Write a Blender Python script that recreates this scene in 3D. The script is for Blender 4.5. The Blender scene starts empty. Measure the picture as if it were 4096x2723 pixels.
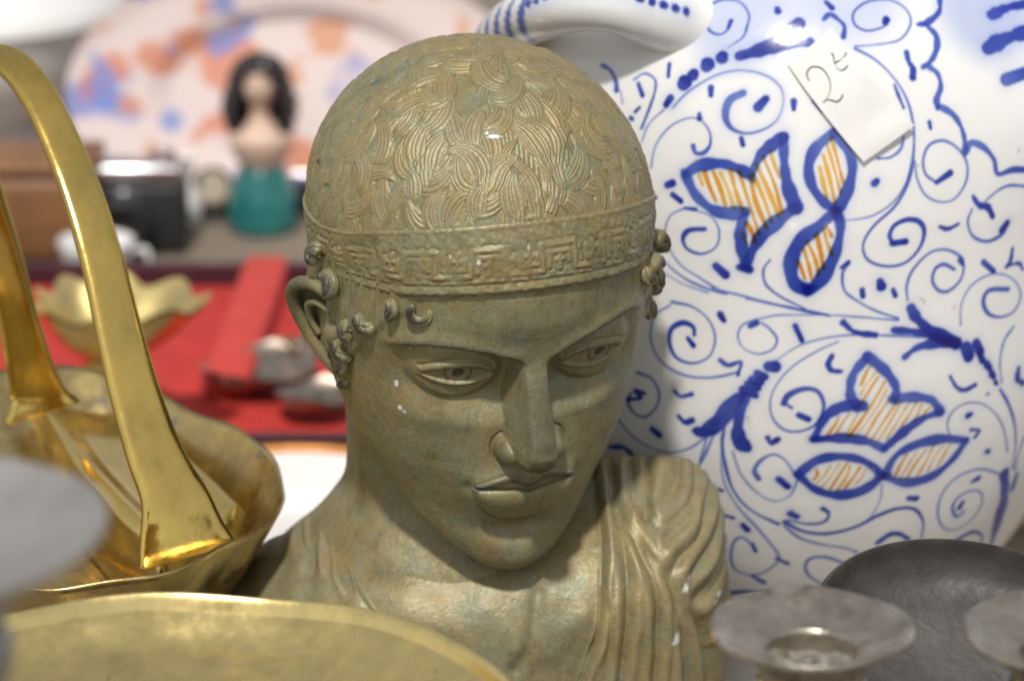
import bpy, math, random
import numpy as np
from mathutils import Vector, Matrix

# ------------------------------------------------------------------ camera, light, exposure
SC = bpy.context.scene
COL = SC.collection
PITCH = math.radians(18.0)
CP, SP = math.cos(PITCH), math.sin(PITCH)
TGT = np.array([0.0, 0.0, 0.26])              # point the camera looks at (the bronze head), metres
DIST = 1.25
cam_d = bpy.data.cameras.new('camera')
cam = bpy.data.objects.new('camera', cam_d)
COL.objects.link(cam)
cam.location = TGT + DIST * np.array([0, -CP, SP])
cam.rotation_euler = (math.pi / 2 - PITCH, 0, 0)
cam_d.sensor_width = 36.0
cam_d.lens = 18.0 / math.tan(math.radians(9.0))
cam_d.clip_start = 0.02
cam_d.clip_end = 60
cam_d.dof.use_dof = True
cam_d.dof.focus_distance = 1.185
cam_d.dof.aperture_fstop = (cam_d.lens / 1000) / 0.0125 
SC.camera = cam

world = bpy.data.worlds.new('World')
SC.world = world
world.use_nodes = True
wn = world.node_tree
wn.nodes.clear()
sky = wn.nodes.new('ShaderNodeTexSky')
sky.sky_type = 'NISHITA'
sky.sun_disc = False
SUN_EL, SUN_AZ = math.radians(56), math.radians(-9)     # sun behind the camera, a little to its left
sky.sun_elevation = SUN_EL
sky.sun_rotation = math.pi + SUN_AZ * -1
bg = wn.nodes.new('ShaderNodeBackground')
bg.inputs['Strength'].default_value = 0.115
wo = wn.nodes.new('ShaderNodeOutputWorld')
hs = wn.nodes.new('ShaderNodeHueSaturation')       # thin high haze: the blue is washed out
hs.inputs['Saturation'].default_value = 0.28
wn.links.new(sky.outputs[0], hs.inputs['Color'])
hz = wn.nodes.new('ShaderNodeMix')                  # even veil of thin cloud over the whole sky
hz.data_type = 'RGBA'
hz.inputs[0].default_value = 0.30
hz.inputs[7].default_value = (5.6, 5.5, 5.3, 1)
wn.links.new(hs.outputs[0], hz.inputs[6])
wn.links.new(hz.outputs[2], bg.inputs[0])
wn.links.new(bg.outputs[0], wo.inputs[0])

sun_d = bpy.data.lights.new('sun', 'SUN')
sun_d.energy = 3.3
sun_d.angle = math.radians(4.0)
sun_d.color = (1.0, 0.95, 0.87)
sun = bpy.data.objects.new('sun', sun_d)
COL.objects.link(sun)
to_sun = Vector((math.sin(SUN_AZ) * math.cos(SUN_EL), -math.cos(SUN_AZ) * math.cos(SUN_EL), math.sin(SUN_EL)))
sun.rotation_euler = to_sun.to_track_quat('Z', 'Y').to_euler()
sun.location = to_sun * 3

vs = SC.view_settings
vs.view_transform = 'Standard'
vs.look = 'None'
vs.exposure = -0.03
vs.gamma = 1.0
vs.use_curve_mapping = False
SC.cycles.max_bounces = 8

rng = np.random.default_rng(7)
random.seed(7)

# ------------------------------------------------------------------ helpers
def sm(t):
    t = np.clip(t, 0, 1)
    return t * t * (3 - 2 * t)

def smax(a, b, k):
    h = np.clip(0.5 + 0.5 * (a - b) / k, 0, 1)
    return b + (a - b) * h + k * h * (1 - h)

def fast_mesh(name, V, F, smooth=True, attrs=None):
    """V (n,3) metres; F (m,4) or (m,3) int array or list of such arrays"""
    if isinstance(F, np.ndarray):
        F = [F]
    me = bpy.data.meshes.new(name)
    V = np.ascontiguousarray(V, dtype=np.float32)
    me.vertices.add(len(V))
    me.vertices.foreach_set('co', V.ravel())
    tot = [np.full(len(f), f.shape[1], dtype=np.int32) for f in F if len(f)]
    flat = np.concatenate([np.asarray(f, dtype=np.int32).ravel() for f in F if len(f)])
    tot = np.concatenate(tot)
    start = np.concatenate([[0], np.cumsum(tot)[:-1]]).astype(np.int32)
    me.loops.add(len(flat))
    me.loops.foreach_set('vertex_index', flat)
    me.polygons.add(len(tot))
    me.polygons.foreach_set('loop_start', start)
    me.polygons.foreach_set('loop_total', tot)
    me.polygons.foreach_set('use_smooth', np.full(len(tot), smooth))
    me.update(calc_edges=True)
    me.validate()
    for k, a in (attrs or {}).items():
        a = np.asarray(a, dtype=np.float32)
        if a.ndim == 1:
            at = me.attributes.new(k, 'FLOAT', 'POINT')
            at.data.foreach_set('value', a)
        else:
            at = me.attributes.new(k, 'FLOAT_COLOR', 'POINT')
            at.data.foreach_set('color', np.c_[a, np.ones(len(a))].astype(np.float32).ravel())
    return me

def grid_faces(nr, nc, wrap=False, flip=False):
    r = np.arange(nr - 1)[:, None]
    c = np.arange(nc if wrap else nc - 1)[None, :]
    c2 = (c + 1) % nc
    a, b, d, e = r * nc + c, r * nc + c2, (r + 1) * nc + c2, (r + 1) * nc + c
    f = np.stack([a, b, d, e], -1).reshape(-1, 4)
    return f[:, ::-1].copy() if flip else f

def link(name, me, mat=None, parent=None, loc=None):
    o = bpy.data.objects.new(name, me)
    COL.objects.link(o)
    if mat:
        me.materials.append(mat)
    if parent:
        o.parent = parent
    if loc is not None:
        o.location = loc
    return o

def part(name, V, F, mat, parent, smooth=True, attrs=None):
    """V in world metres; parent an Empty (unrotated) or None -> vertices made local to the parent's world origin"""
    org = np.array(ORG.get(parent.name, (0, 0, 0))) if parent else np.zeros(3)
    o = link(name, fast_mesh(name, np.asarray(V) - org, F, smooth, attrs), mat, parent)
    ORG[o.name] = tuple(org)
    return o

ORG = {}
def thing(name, loc, label, cat, group=None):
    o = bpy.data.objects.new(name, None)
    o.empty_display_size = 0.02
    COL.objects.link(o)
    o.location = loc
    ORG[o.name] = tuple(loc)
    tag(o, label, cat, group)
    return o

def tag(o, label=None, cat=None, group=None, kind=None):
    if label: o['label'] = label
    if cat: o['category'] = cat
    if group: o['group'] = group
    if kind: o['kind'] = kind
    return o

def spline(P, n):
    """Catmull-Rom through the points P, n samples"""
    P = np.asarray(P, float)
    Q = np.vstack([2 * P[0] - P[1], P, 2 * P[-1] - P[-2]])
    t = np.linspace(0, len(P) - 1 - 1e-9, n)
    i = t.astype(int)
    u = (t - i)[:, None]
    a, b, c, d = Q[i], Q[i + 1], Q[i + 2], Q[i + 3]
    return 0.5 * (2 * b + (c - a) * u + (2 * a - 5 * b + 4 * c - d) * u**2 + (3 * b - a - 3 * c + d) * u**3)

def frames(P):
    T = np.gradient(P, axis=0)
    T /= np.linalg.norm(T, axis=1)[:, None] + 1e-12
    N = np.zeros_like(P)
    ref = np.array([0, 0, 1.0]) if abs(T[0][2]) < 0.9 else np.array([1.0, 0, 0])
    n = np.cross(T[0], ref); n /= np.linalg.norm(n)
    for i in range(len(P)):
        n = n - T[i] * (n @ T[i]); n /= np.linalg.norm(n) + 1e-12
        N[i] = n
    return T, N, np.cross(T, N)

def tube(P, rad, seg=14, cap=True, prof=None):
    """swept tube along P; rad scalar/array; prof(angle)->factor"""
    P = np.asarray(P, float)
    T, N, B = frames(P)
    rad = np.broadcast_to(np.asarray(rad, float), (len(P),))
    a = np.linspace(0, 2 * np.pi, seg, endpoint=False)
    k = np.ones(seg) if prof is None else prof(a)
    V = P[:, None] + (N[:, None] * np.cos(a)[None, :, None] + B[:, None] * np.sin(a)[None, :, None]) * (rad[:, None] * k[None, :])[..., None]
    V = V.reshape(-1, 3)
    F = grid_faces(len(P), seg, wrap=True)
    if cap:
        n = len(V)
        V = np.vstack([V, P[0], P[-1]])
        i = np.arange(seg); j = (i + 1) % seg
        F = [F, np.stack([np.full(seg, n), j, i], 1), np.stack([np.full(seg, n + 1), (len(P) - 1) * seg + i, (len(P) - 1) * seg + j], 1)]
    return V, F

def joinVF(parts):
    Vs, Fs, off = [], [], 0
    for V, F in parts:
        if isinstance(F, np.ndarray): F = [F]
        Vs.append(V)
        for f in F: Fs.append(np.asarray(f) + off)
        off += len(V)
    return np.vstack(Vs), Fs

def lathe(prof, n=96, center=(0, 0, 0), wob=None):
    """prof list of (r,z) -> closed surface of revolution"""
    prof = np.asarray(prof, float)
    a = np.linspace(0, 2 * np.pi, n, endpoint=False)
    V = np.stack([prof[:, 0][:, None] * np.cos(a), prof[:, 0][:, None] * np.sin(a), np.broadcast_to(prof[:, 1][:, None], (len(prof), n))], -1)
    if wob is not None: V = wob(V, a)
    V = V.reshape(-1, 3) + np.asarray(center)
    return V, grid_faces(len(prof), n, wrap=True)

def smooth_prof(pts, n=60):
    return spline(np.asarray(pts, float), n)

def pix(px, py, d):
    """world point on the ray through photo pixel (4096x2723 frame) at depth d along the optical axis"""
    F = 2048 / math.tan(math.radians(9.0))
    v = np.array([(px - 2048) / F * d, 0, 0]) + d * np.array([0, CP, -SP]) - (py - 1361.5) / F * d * np.array([0, SP, CP])
    return np.asarray(cam.location) + v

# ------------------------------------------------------------------ materials
def mat(name):
    m = bpy.data.materials.new(name)
    m.use_nodes = True
    nt = m.node_tree
    nt.nodes.clear()
    out = nt.nodes.new('ShaderNodeOutputMaterial')
    b = nt.nodes.new('ShaderNodeBsdfPrincipled')
    nt.links.new(b.outputs[0], out.inputs[0])
    return m, nt, b

class NB:
    """tiny node builder"""
    def __init__(s, nt):
        s.nt = nt
        s.tc = nt.nodes.new('ShaderNodeTexCoord')
    def noise(s, scale, detail=4, rough=0.55, vec=None, dist=0.0):
        n = s.nt.nodes.new('ShaderNodeTexNoise')
        n.inputs['Scale'].default_value = scale
        n.inputs['Detail'].default_value = detail
        n.inputs['Roughness'].default_value = rough
        n.inputs['Distortion'].default_value = dist
        s.nt.links.new(vec or s.tc.outputs['Object'], n.inputs['Vector'])
        return n.outputs['Fac']
    def voro(s, scale, feat='F1', vec=None):
        n = s.nt.nodes.new('ShaderNodeTexVoronoi')
        n.feature = feat
        n.inputs['Scale'].default_value = scale
        s.nt.links.new(vec or s.tc.outputs['Object'], n.inputs['Vector'])
        return n.outputs['Distance']
    def mapv(s, scale=(1, 1, 1), rot=(0, 0, 0)):
        n = s.nt.nodes.new('ShaderNodeMapping')
        n.inputs['Scale'].default_value = scale
        n.inputs['Rotation'].default_value = rot
        s.nt.links.new(s.tc.outputs['Object'], n.inputs['Vector'])
        return n.outputs[0]
    def ramp(s, fac, stops, interp='LINEAR'):
        n = s.nt.nodes.new('ShaderNodeValToRGB')
        n.color_ramp.interpolation = interp
        el = n.color_ramp.elements
        while len(el) > 1: el.remove(el[-1])
        for i, (p, c) in enumerate(stops):
            e = el[0] if i == 0 else el.new(p)
            e.position = p
            e.color = (*c, 1) if not np.isscalar(c) else (c, c, c, 1)
        s.nt.links.new(fac, n.inputs[0])
        return n.outputs[0]
    def mix(s, fac, a, b, mode='MIX'):
        n = s.nt.nodes.new('ShaderNodeMix')
        n.data_type = 'RGBA'
        n.blend_type = mode
        for i, v in ((0, fac), (6, a), (7, b)):
            if isinstance(v, bpy.types.NodeSocket): s.nt.links.new(v, n.inputs[i])
            elif i == 0: n.inputs[0].default_value = float(v)
            else: n.inputs[i].default_value = (*v, 1) if not np.isscalar(v) else (v, v, v, 1)
        return n.outputs[2]
    def math(s, op, a, b=0.5):
        n = s.nt.nodes.new('ShaderNodeMath')
        n.operation = op
        for sock, v in ((n.inputs[0], a), (n.inputs[1], b)):
            if isinstance(v, bpy.types.NodeSocket): s.nt.links.new(v, sock)
            else: sock.default_value = v
        return n.outputs[0]
    def attr(s, name, out='Fac'):
        n = s.nt.nodes.new('ShaderNodeAttribute')
        n.attribute_name = name
        return n.outputs[out]
    def bump(s, h, strength, dist, bsdf):
        n = s.nt.nodes.new('ShaderNodeBump')
        n.inputs['Strength'].default_value = strength
        n.inputs['Distance'].default_value = dist
        s.nt.links.new(h, n.inputs['Height'])
        s.nt.links.new(n.outputs[0], bsdf.inputs['Normal'])
    def to(s, sock, inp):
        s.nt.links.new(sock, inp)

def patina_material():
    m, nt, b = mat('bronze_patina')
    n = NB(nt)
    big = n.noise(26, 6, 0.65)
    c = n.ramp(big, [(0.30, (0.125, 0.110, 0.048)), (0.45, (0.255, 0.212, 0.092)), (0.56, (0.225, 0.206, 0.106)), (0.70, (0.150, 0.164, 0.098))])
    warm = n.noise(17, 6, 0.68, n.mapv((1, 1, 1), (1.3, 0.2, 0.7)))
    c = n.mix(n.ramp(warm, [(0.48, 0.0), (0.68, 0.32)]), c, (0.320, 0.205, 0.082))          # brown shows through the green
    teal = n.noise(21, 6, 0.70, n.mapv((1, 1, 1), (0.1, 2.4, 1.9)))
    c = n.mix(n.ramp(teal, [(0.50, 0.0), (0.66, 0.55)]), c, (0.190, 0.225, 0.165))
    mid = n.noise(150, 6, 0.68)
    c = n.mix(n.ramp(mid, [(0.52, 0.0), (0.72, 0.36)]), c, (0.380, 0.255, 0.118))           # warm worn metal
    grn = n.noise(75, 7, 0.75, n.mapv((1, 1, 1), (0.4, 1.1, 2.0)))
    c = n.mix(n.ramp(grn, [(0.48, 0.0), (0.68, 0.65)]), c, (0.255, 0.285, 0.200))           # green-grey bloom
    drk = n.noise(170, 7, 0.75, n.mapv((1, 1, 0.55), (2.1, 0.3, 1.0)))
    c = n.mix(n.ramp(drk, [(0.52, 0.0), (0.70, 0.45)]), c, (0.055, 0.050, 0.040))            # brown-black lacquer freckles
    gr = n.noise(620, 4, 0.7, n.mapv((1, 1, 0.45), (0.9, 0.2, 0.1)))
    c = n.mix(n.ramp(gr, [(0.46, 0.0), (0.68, 0.30)]), c, (0.095, 0.082, 0.052))          # fine grain of dirt
    spk = n.noise(330, 3, 0.6)
    c = n.mix(n.ramp(spk, [(0.69, 0.0), (0.76, 0.75)]), c, (0.30, 0.42, 0.36))              # verdigris specks
    wear_shade = n.attr('wear_shade')                                                                     # polished / blackened high points, plus painted upper-lip shade and dark pupils
    wn_ = n.math('MULTIPLY', wear_shade, n.ramp(n.noise(190, 5, 0.7), [(0.25, 0.6), (0.55, 1.0)]))
    c = n.mix(wn_, c, (0.034, 0.030, 0.030))
    rub = n.attr('rub')
    c = n.mix(n.math('MULTIPLY', rub, 0.5), c, (0.42, 0.29, 0.14))
    chip = n.attr('chip')
    c = n.mix(chip, c, (0.72, 0.76, 0.74))
    n.to(c, b.inputs['Base Color'])
    b.inputs['Metallic'].default_value = 0.20
    n.to(n.ramp(mid, [(0.3, 0.37), (0.7, 0.53)]), b.inputs['Roughness'])
    h = n.math('ADD', n.noise(260, 5, 0.65), n.math('MULTIPLY', n.noise(900, 2, 0.5), 0.4))
    n.bump(h, 0.40, 0.0010, b)
    return m

BRONZE = patina_material()

# ------------------------------------------------------------------ bronze bust: head frame -> world
HA, HB, HC = math.radians(-21.8), math.radians(-32.0), math.radians(-8.4)
Rz = np.array([[math.cos(HA), -math.sin(HA), 0], [math.sin(HA), math.cos(HA), 0], [0, 0, 1]])
Rx = np.array([[1, 0, 0], [0, math.cos(HB), -math.sin(HB)], [0, math.sin(HB), math.cos(HB)]])
Ry = np.array([[math.cos(HC), 0, math.sin(HC)], [0, 1, 0], [-math.sin(HC), 0, math.cos(HC)]])
HR = Rz @ Rx @ Ry
VIEW = np.array([[1, 0, 0], [0, -CP, SP], [0, SP, CP]])       # rows: right, towards camera, up
def head2world(X):
    """X mm in the head frame: x viewer's right, y out of the face, z crown"""
    Y = np.asarray(X, float) @ HR.T + np.array([-9.0, 0, 18.8])
    return TGT + (Y @ VIEW) / 1000.0

BUST_LOC = (-0.014, 0.053, 0.0)
bust = thing('bronze_bust', BUST_LOC, 'green-brown patinated bronze bust of a youth wearing a key-pattern headband', 'bust')

ZT = np.array([-118, -112, -106, -100, -90, -80, -70, -60, -50, -40, -30, -20, -10, 0, 10, 20, 31, 40, 52.])
YF = np.array([22, 33, 41, 47.5, 53, 53, 52, 54, 55.5, 55, 53.5, 52.5, 52.5, 54, 56, 56.6, 55.5, 53, 48])
AW = np.array([8, 14, 20, 27, 36.5, 43.5, 48.8, 53, 56, 58.6, 60.8, 62.4, 63.4, 63.8, 63.8, 64.3, 64.5, 64, 60])
def tab(z, T):
    # smooth table lookup
    return (np.interp(z - 2.5, ZT, T) + np.interp(z, ZT, T) * 2 + np.interp(z + 2.5, ZT, T)) / 4
YC = -18.0

def brow_z(ax):   return np.interp(ax, [0, 5, 10, 18, 28, 38, 48, 60], [2.0, 3.4, 5.6, 8.2, 9.6, 9.0, 5.6, 0])
def lid_u(ax):    # upper edge of the eye opening
    t = np.clip((ax - 14.0) / 25.5, 0, 1)
    return -4.6 + 4.1 * (np.sin(np.pi * t**0.9))**0.75 - 0.5 * t
def lid_l(ax):
    t = np.clip((ax - 14.0) / 25.5, 0, 1)
    return -4.6 - 3.1 * (np.sin(np.pi * t**0.95))**0.8 - 0.5 * t

def face_y(x, z, y0):
    """displace the plain head surface y0(x,z) into a face; returns y, wear"""
    ax = np.abs(x)
    y = y0.copy()
    wear_shade = np.zeros_like(y)
    # cheekbone, temple hollow, cheek plane
    y += 2.2 * np.exp(-((ax - 36) / 13)**2 - ((z + 19) / 11)**2)
    y -= 1.6 * np.exp(-((ax - 34) / 12)**2 - ((z + 58) / 17)**2)
    y += 1.5 * np.exp(-((ax - 12) / 12)**2 - ((z + 58) / 15)**2)
    # forehead swell
    y += 1.2 * np.exp(-(ax / 30)**2 - ((z - 22) / 12)**2)
    # ---- brow ledge and orbit
    bz = brow_z(ax) + np.where(x > 0, 2.6 * sm((ax - 8) / 36), 0.3)
    zf, z = z, z - np.where(x > 0, 1.0, 0.0) * sm((ax - 6) / 8)
    lat = sm((ax - 3.5) / 4.5) * (1 - sm((ax - 42) / 13))
    ledge = sm((bz - z + 0.6) / 3.4)
    low = sm((z + 27) / 15)
    depth = np.interp(ax, [0, 8, 16, 28, 40, 50], [3, 7.5, 7.6, 6.2, 4.6, 3.0])
    y += 1.5 * np.exp(-((z - bz) / 4.2)**2) * (1 - sm((ax - 44) / 12)) * np.where(z > bz, 1, 0.9)
    y -= depth * lat * ledge * low
    wear_shade += 1.0 * np.exp(-((z - bz - 0.2) / 1.5)**2) * sm((ax - 4) / 4) * (1 - sm((ax - 44) / 8))
    # ---- eyeball, lids
    ex, ez = 27.6, -3.6
    q = 1 - ((ax - ex) / 19.0)**2 - ((z - ez) / 13.5)**2
    y += 4.7 * np.sqrt(np.clip(q, 0, 1)) * sm(q * 2.2)
    U, L = lid_u(ax), lid_l(ax)
    inx = sm((ax - 13.6) / 1.5) * (1 - sm((ax - 38.6) / 1.4))
    opening = np.minimum(U - z, z - L)                       # >0 inside the eye
    dU, dL = z - U, L - z
    span = sm((ax - 12) / 3) * (1 - sm((ax - 39.3) / 3.2))
    # thick upper lid band and thin lower rim
    y += 0.8 * span * sm((dU + 0.2) / 0.4) * (1 - sm((dU - 1.9) / 1.3))
    y += 0.75 * span * sm((dL + 0.2) / 0.4) * (1 - sm((dL - 0.9) / 0.9))
    y -= 0.9 * inx * sm(opening / 0.5)
    wear_shade += 0.8 * span * np.exp(-((dU - 0.55) / 0.5)**2) + 0.75 * span * np.exp(-((dL - 1.5) / 0.45)**2)
    # crease above the upper lid
    y -= 0.7 * span * np.exp(-((dU - 3.3) / 0.7)**2)
    # iris ring and drilled pupil
    rr = np.hypot(ax - np.where(x < 0, 26.6, 29.6), z + 3.9)
    ins = inx * sm(opening / 0.4)
    y -= 0.6 * ins * np.exp(-((rr - 5.0) / 0.4)**2)
    y -= 1.1 * ins * (1 - sm((rr - 1.9) / 0.5))
    y += 0.3 * ins * np.exp(-((rr - 2.9) / 0.4)**2)
    wear_shade += 0.7 * ins * (1 - sm((rr - 1.9) / 0.5)) + 0.5 * ins * np.exp(-((rr - 5.0) / 0.45)**2) + 0.15 * ins * (1 - sm((rr - 4.6) / 0.5))  # colour also darkens the pupil drill and the iris groove
    z = zf
    # ---- nose
    yn = np.interp(z, [-60, -48.5, -45.5, -43.5, -41.5, -39.5, -37.5, -34.5, -30, -24.5, -12, 0, 4, 8, 14, 22],
                      [30, 44, 52, 57.5, 62.5, 67, 70.6, 73.4, 74.4, 72.2, 65.2, 58.3, 56.7, 56.4, 55.6, 50])
    yn = (yn + np.interp(z - 0.8, [-60, -48.5, -45.5, -43.5, -41.5, -39.5, -37.5, -34.5, -30, -24.5, -12, 0, 4, 8, 14, 22],
                      [30, 44, 52, 57.5, 62.5, 67, 70.6, 73.4, 74.4, 72.2, 65.2, 58.3, 56.7, 56.4, 55.6, 50])) / 2
    wt = np.interp(z, [-44, -40, -34, -26, -8, 2, 10], [3.6, 5.8, 6.4, 5.0, 4.4, 4.7, 9.0])
    rad = ax - wt
    sl = np.interp(z, [-42, -30, -15, 0, 6, 10], [3.0, 3.8, 4.2, 4.4, 1.8, 0.6])
    side = np.where(rad > 0, sl * rad, 0)
    side = sl * 0.5 * (rad + np.sqrt(rad**2 + 0.7))
    cap = np.interp(z, [-42, -36, -28, -15, 0], [2.4, 1.9, 1.2, 0.6, 0.5]) * (ax / 6)**2
    ynose = yn - side - cap
    y = smax(y, ynose, 1.3)
    # wings
    def wing(cx, cy, cz, rx, ry, rz):
        q = 1 - ((ax - cx) / rx)**2 - ((z - cz) / rz)**2
        return np.where(q > 0, cy + ry * np.sqrt(np.clip(q, 0, None)), -1e3)
    wc = np.where(x < 0, 8.0, 9.0)
    al = wing(wc, 51.0, -35.2, 5.5, 12.2, 6.0)
    near = np.exp(-(((ax - 8.9) / 6.8)**2 + ((z + 34.5) / 8.2)**2)**2)
    y -= 1.0 * near * (y < al + 2) * 0
    y = smax(y, al, 0.5)
    y -= 0.9 * np.exp(-((np.hypot((ax - wc) / 5.5, (z + 35.2) / 6.0) - 1.12) / 0.12)**2) * sm((ax - 6) / 4)
    wear_shade += 0.5 * np.exp(-(ax / 6.2)**4) * sm((z + 42) / 6) * (1 - sm((z + 6) / 12)) + 0.5 * np.exp(-((z + 37) / 4)**2 - (ax / 7)**2)
    wear_shade += 0.4 * np.exp(-((ax - 10) / 4)**2 - ((z + 34) / 4)**2)
    # ---- philtrum
    y -= 0.8 * np.exp(-(ax / 2.2)**2) * sm((z + 49) / 2) * (1 - sm((z + 43.5) / 2))
    # ---- mouth
    y += 1.6 * np.exp(-(ax / 20)**2 - ((z + 54) / 11)**2)
    mw = 20.6
    tc = np.clip(ax / mw, 0, 1)
    zm, z = z, z - np.where(x > 0, 0.8, 0.0) * sm((ax - 5) / 14)
    line = -52.8 + 0.9 * np.sin(tc * np.pi) - 1.0 * np.exp(-(ax / 3.2)**2) - 0.2 * tc
    top = np.interp(tc, [0, 0.12, 0.26, 0.45, 0.7, 0.9, 1.0], [-48.9, -48.2, -46.2, -46.6, -48.6, -51.0, -52.6])
    bot = np.interp(tc, [0, 0.3, 0.5, 0.7, 0.85, 0.95, 1.0], [-70.8, -70.3, -69.2, -66.6, -62.4, -57.4, -53.2])
    edge = 1 - sm((ax - 19.3) / 1.8)
    du = (z - line) / np.maximum(top - line, 0.4)
    dl = (line - z) / np.maximum(line - bot, 0.5)
    up = np.where((du >= 0), 1, 0) * np.where(z > top, 0.72 * np.exp(-((z - top) / 4.2)**2) + 0.28 * (1 - sm((z - top) / 0.9)), 1.0)
    y += edge * up * (1.7 * np.sqrt(np.clip(1 - (1 - np.clip(du, 0, 1))**2.2, 0, 1)) + 0.5 - 0.35 * np.exp(-((z - top - 0.7) / 0.7)**2))
    lowm = np.where(dl > 0, 1, 0) * (1 - sm((bot - z + 0.4) / 0.9))
    y += edge * lowm * (3.9 * np.clip(np.sin(np.pi * np.clip(dl, 0, 1)**0.62 * 0.86 + 0.16), 0, 1)**0.8 - 0.5)
    y -= edge * 1.5 * np.exp(-((z - line) / 0.55)**2)
    y -= 3.4 * np.exp(-(ax / 16)**2 - ((z + 75.5) / 4.2)**2)                       # fold under the lip
    y -= 1.1 * np.exp(-((ax - 21.5) / 2.6)**2 - ((z + 54) / 3.2)**2)               # corners
    wear_shade += 0.75 * edge * np.exp(-((z - top + 1.6) / 1.7)**2) * (ax < 20) + 0.6 * edge * np.exp(-((z - bot - 0.8) / 1.0)**2) * (ax < 18)  # shade of the down-facing upper lip painted in; blackened lower lip edge
    z = zm
    # ---- chin
    y += 3.2 * np.exp(-(ax / 15)**2 - ((z + 88) / 11)**2)
    return y, np.clip(wear_shade, 0, 1)

def head_section(z, phi):
    a, yf = tab(z, AW), tab(z, YF)
    x = a * np.sin(phi)
    c = np.cos(phi)
    m = 0.76 + 0.20 * sm((z - 4) / 22)
    y = YC + np.where(c >= 0, (yf - YC) * np.abs(c)**m, -np.interp(z, [-118, -60, 0, 31, 52], [10, 50, 66, 74, 70]) * np.abs(c)**0.9)
    return x, y

def jaw_plane(y):
    return -43.0 - 1.10 * np.clip(y, -30, 90)

def build_head():
    phi = np.concatenate([np.linspace(-math.pi / 2, math.pi / 2, 580), np.linspace(math.pi / 2, 1.5 * math.pi, 60)[1:-1]])
    z = np.linspace(50, -118, 470)
    Z, P = np.meshgrid(z, phi, indexing='ij')
    X, Y = head_section(Z, P)
    front = sm((Y + 5) / 22)
    Yf, wear_shade = face_y(X, Z, Y)
    Y = np.where(np.cos(P) > 0, Y + (Yf - Y) * front, Y)
    wear_shade = wear_shade * front * (np.cos(P) > 0)
    # strands of hair below the band at the temples
    ax = np.abs(X)
    hm = sm((ax - 42) / 7) * sm((Z - np.interp(ax, [38, 48, 55, 61], [22, 15, 3, -22])) / 4) * (np.cos(P) > -0.2)
    strand = np.cos(Y * 2.3 + 1.4 * np.sin(Z * 0.22 + Y * 0.3)) * 0.35 + 0.3 * np.cos(Y * 1.1 - Z * 0.15)
    X = X + np.sign(X) * hm * (1.6 + strand)
    rub = 0.4 * hm * np.clip(strand, 0, 1)
    # the jaw is cut by a sloping plane (rounded edge)
    k = 5.0
    Zj = jaw_plane(Y)
    Zn = smax(Z, Zj + 0.06 * (Z - Zj), k)
    chip = np.zeros_like(X)
    for cx, cz, r, el in ((-46.5, -14, 0.75, 2.2), (-45.5, -23.5, 0.7, 1.6), (-44.2, -24.6, 0.6, 1), (13, -93, 1.0, 0.7), (17, -92, 0.9, 0.6)):
        chip = np.maximum(chip, 1 - sm((np.hypot(X - cx, (Z - cz) / el) - r * 0.6) / (r * 0.5)))
    chip *= (Y > 0)
    V = np.stack([X, Y, Zn], -1).reshape(-1, 3)
    F = grid_faces(len(z), len(phi), wrap=True, flip=True)
    n = len(V)
    V = np.vstack([V, V[-len(phi):].mean(0)])
    i = np.arange(len(phi)); j = (i + 1) % len(phi)
    F = [F, np.stack([np.full(len(phi), n), (len(z) - 1) * len(phi) + j, (len(z) - 1) * len(phi) + i], 1)[:, ::-1]]
    ap = lambda A: np.append(A.ravel(), 0)
    return part('head', head2world(V), F, BRONZE, bust, attrs={'wear_shade': ap(wear_shade), 'rub': ap(rub), 'chip': ap(chip)})
build_head()

# ---- skull dome shared by hair and band
DC, DR = np.array([0, -17.9, 30.6]), np.array([65.8, 73.2, 60.9])
BLOW = (np.array([-95, -60, -15, 11, 34, 58.]), np.array([2, 6, 14, 20.5, 26, 36.]))
BTOP = (np.array([-95, -60, -7, 10, 23, 40, 50.]), np.array([14, 22, 34.5, 41, 48, 56, 61.]))

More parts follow.
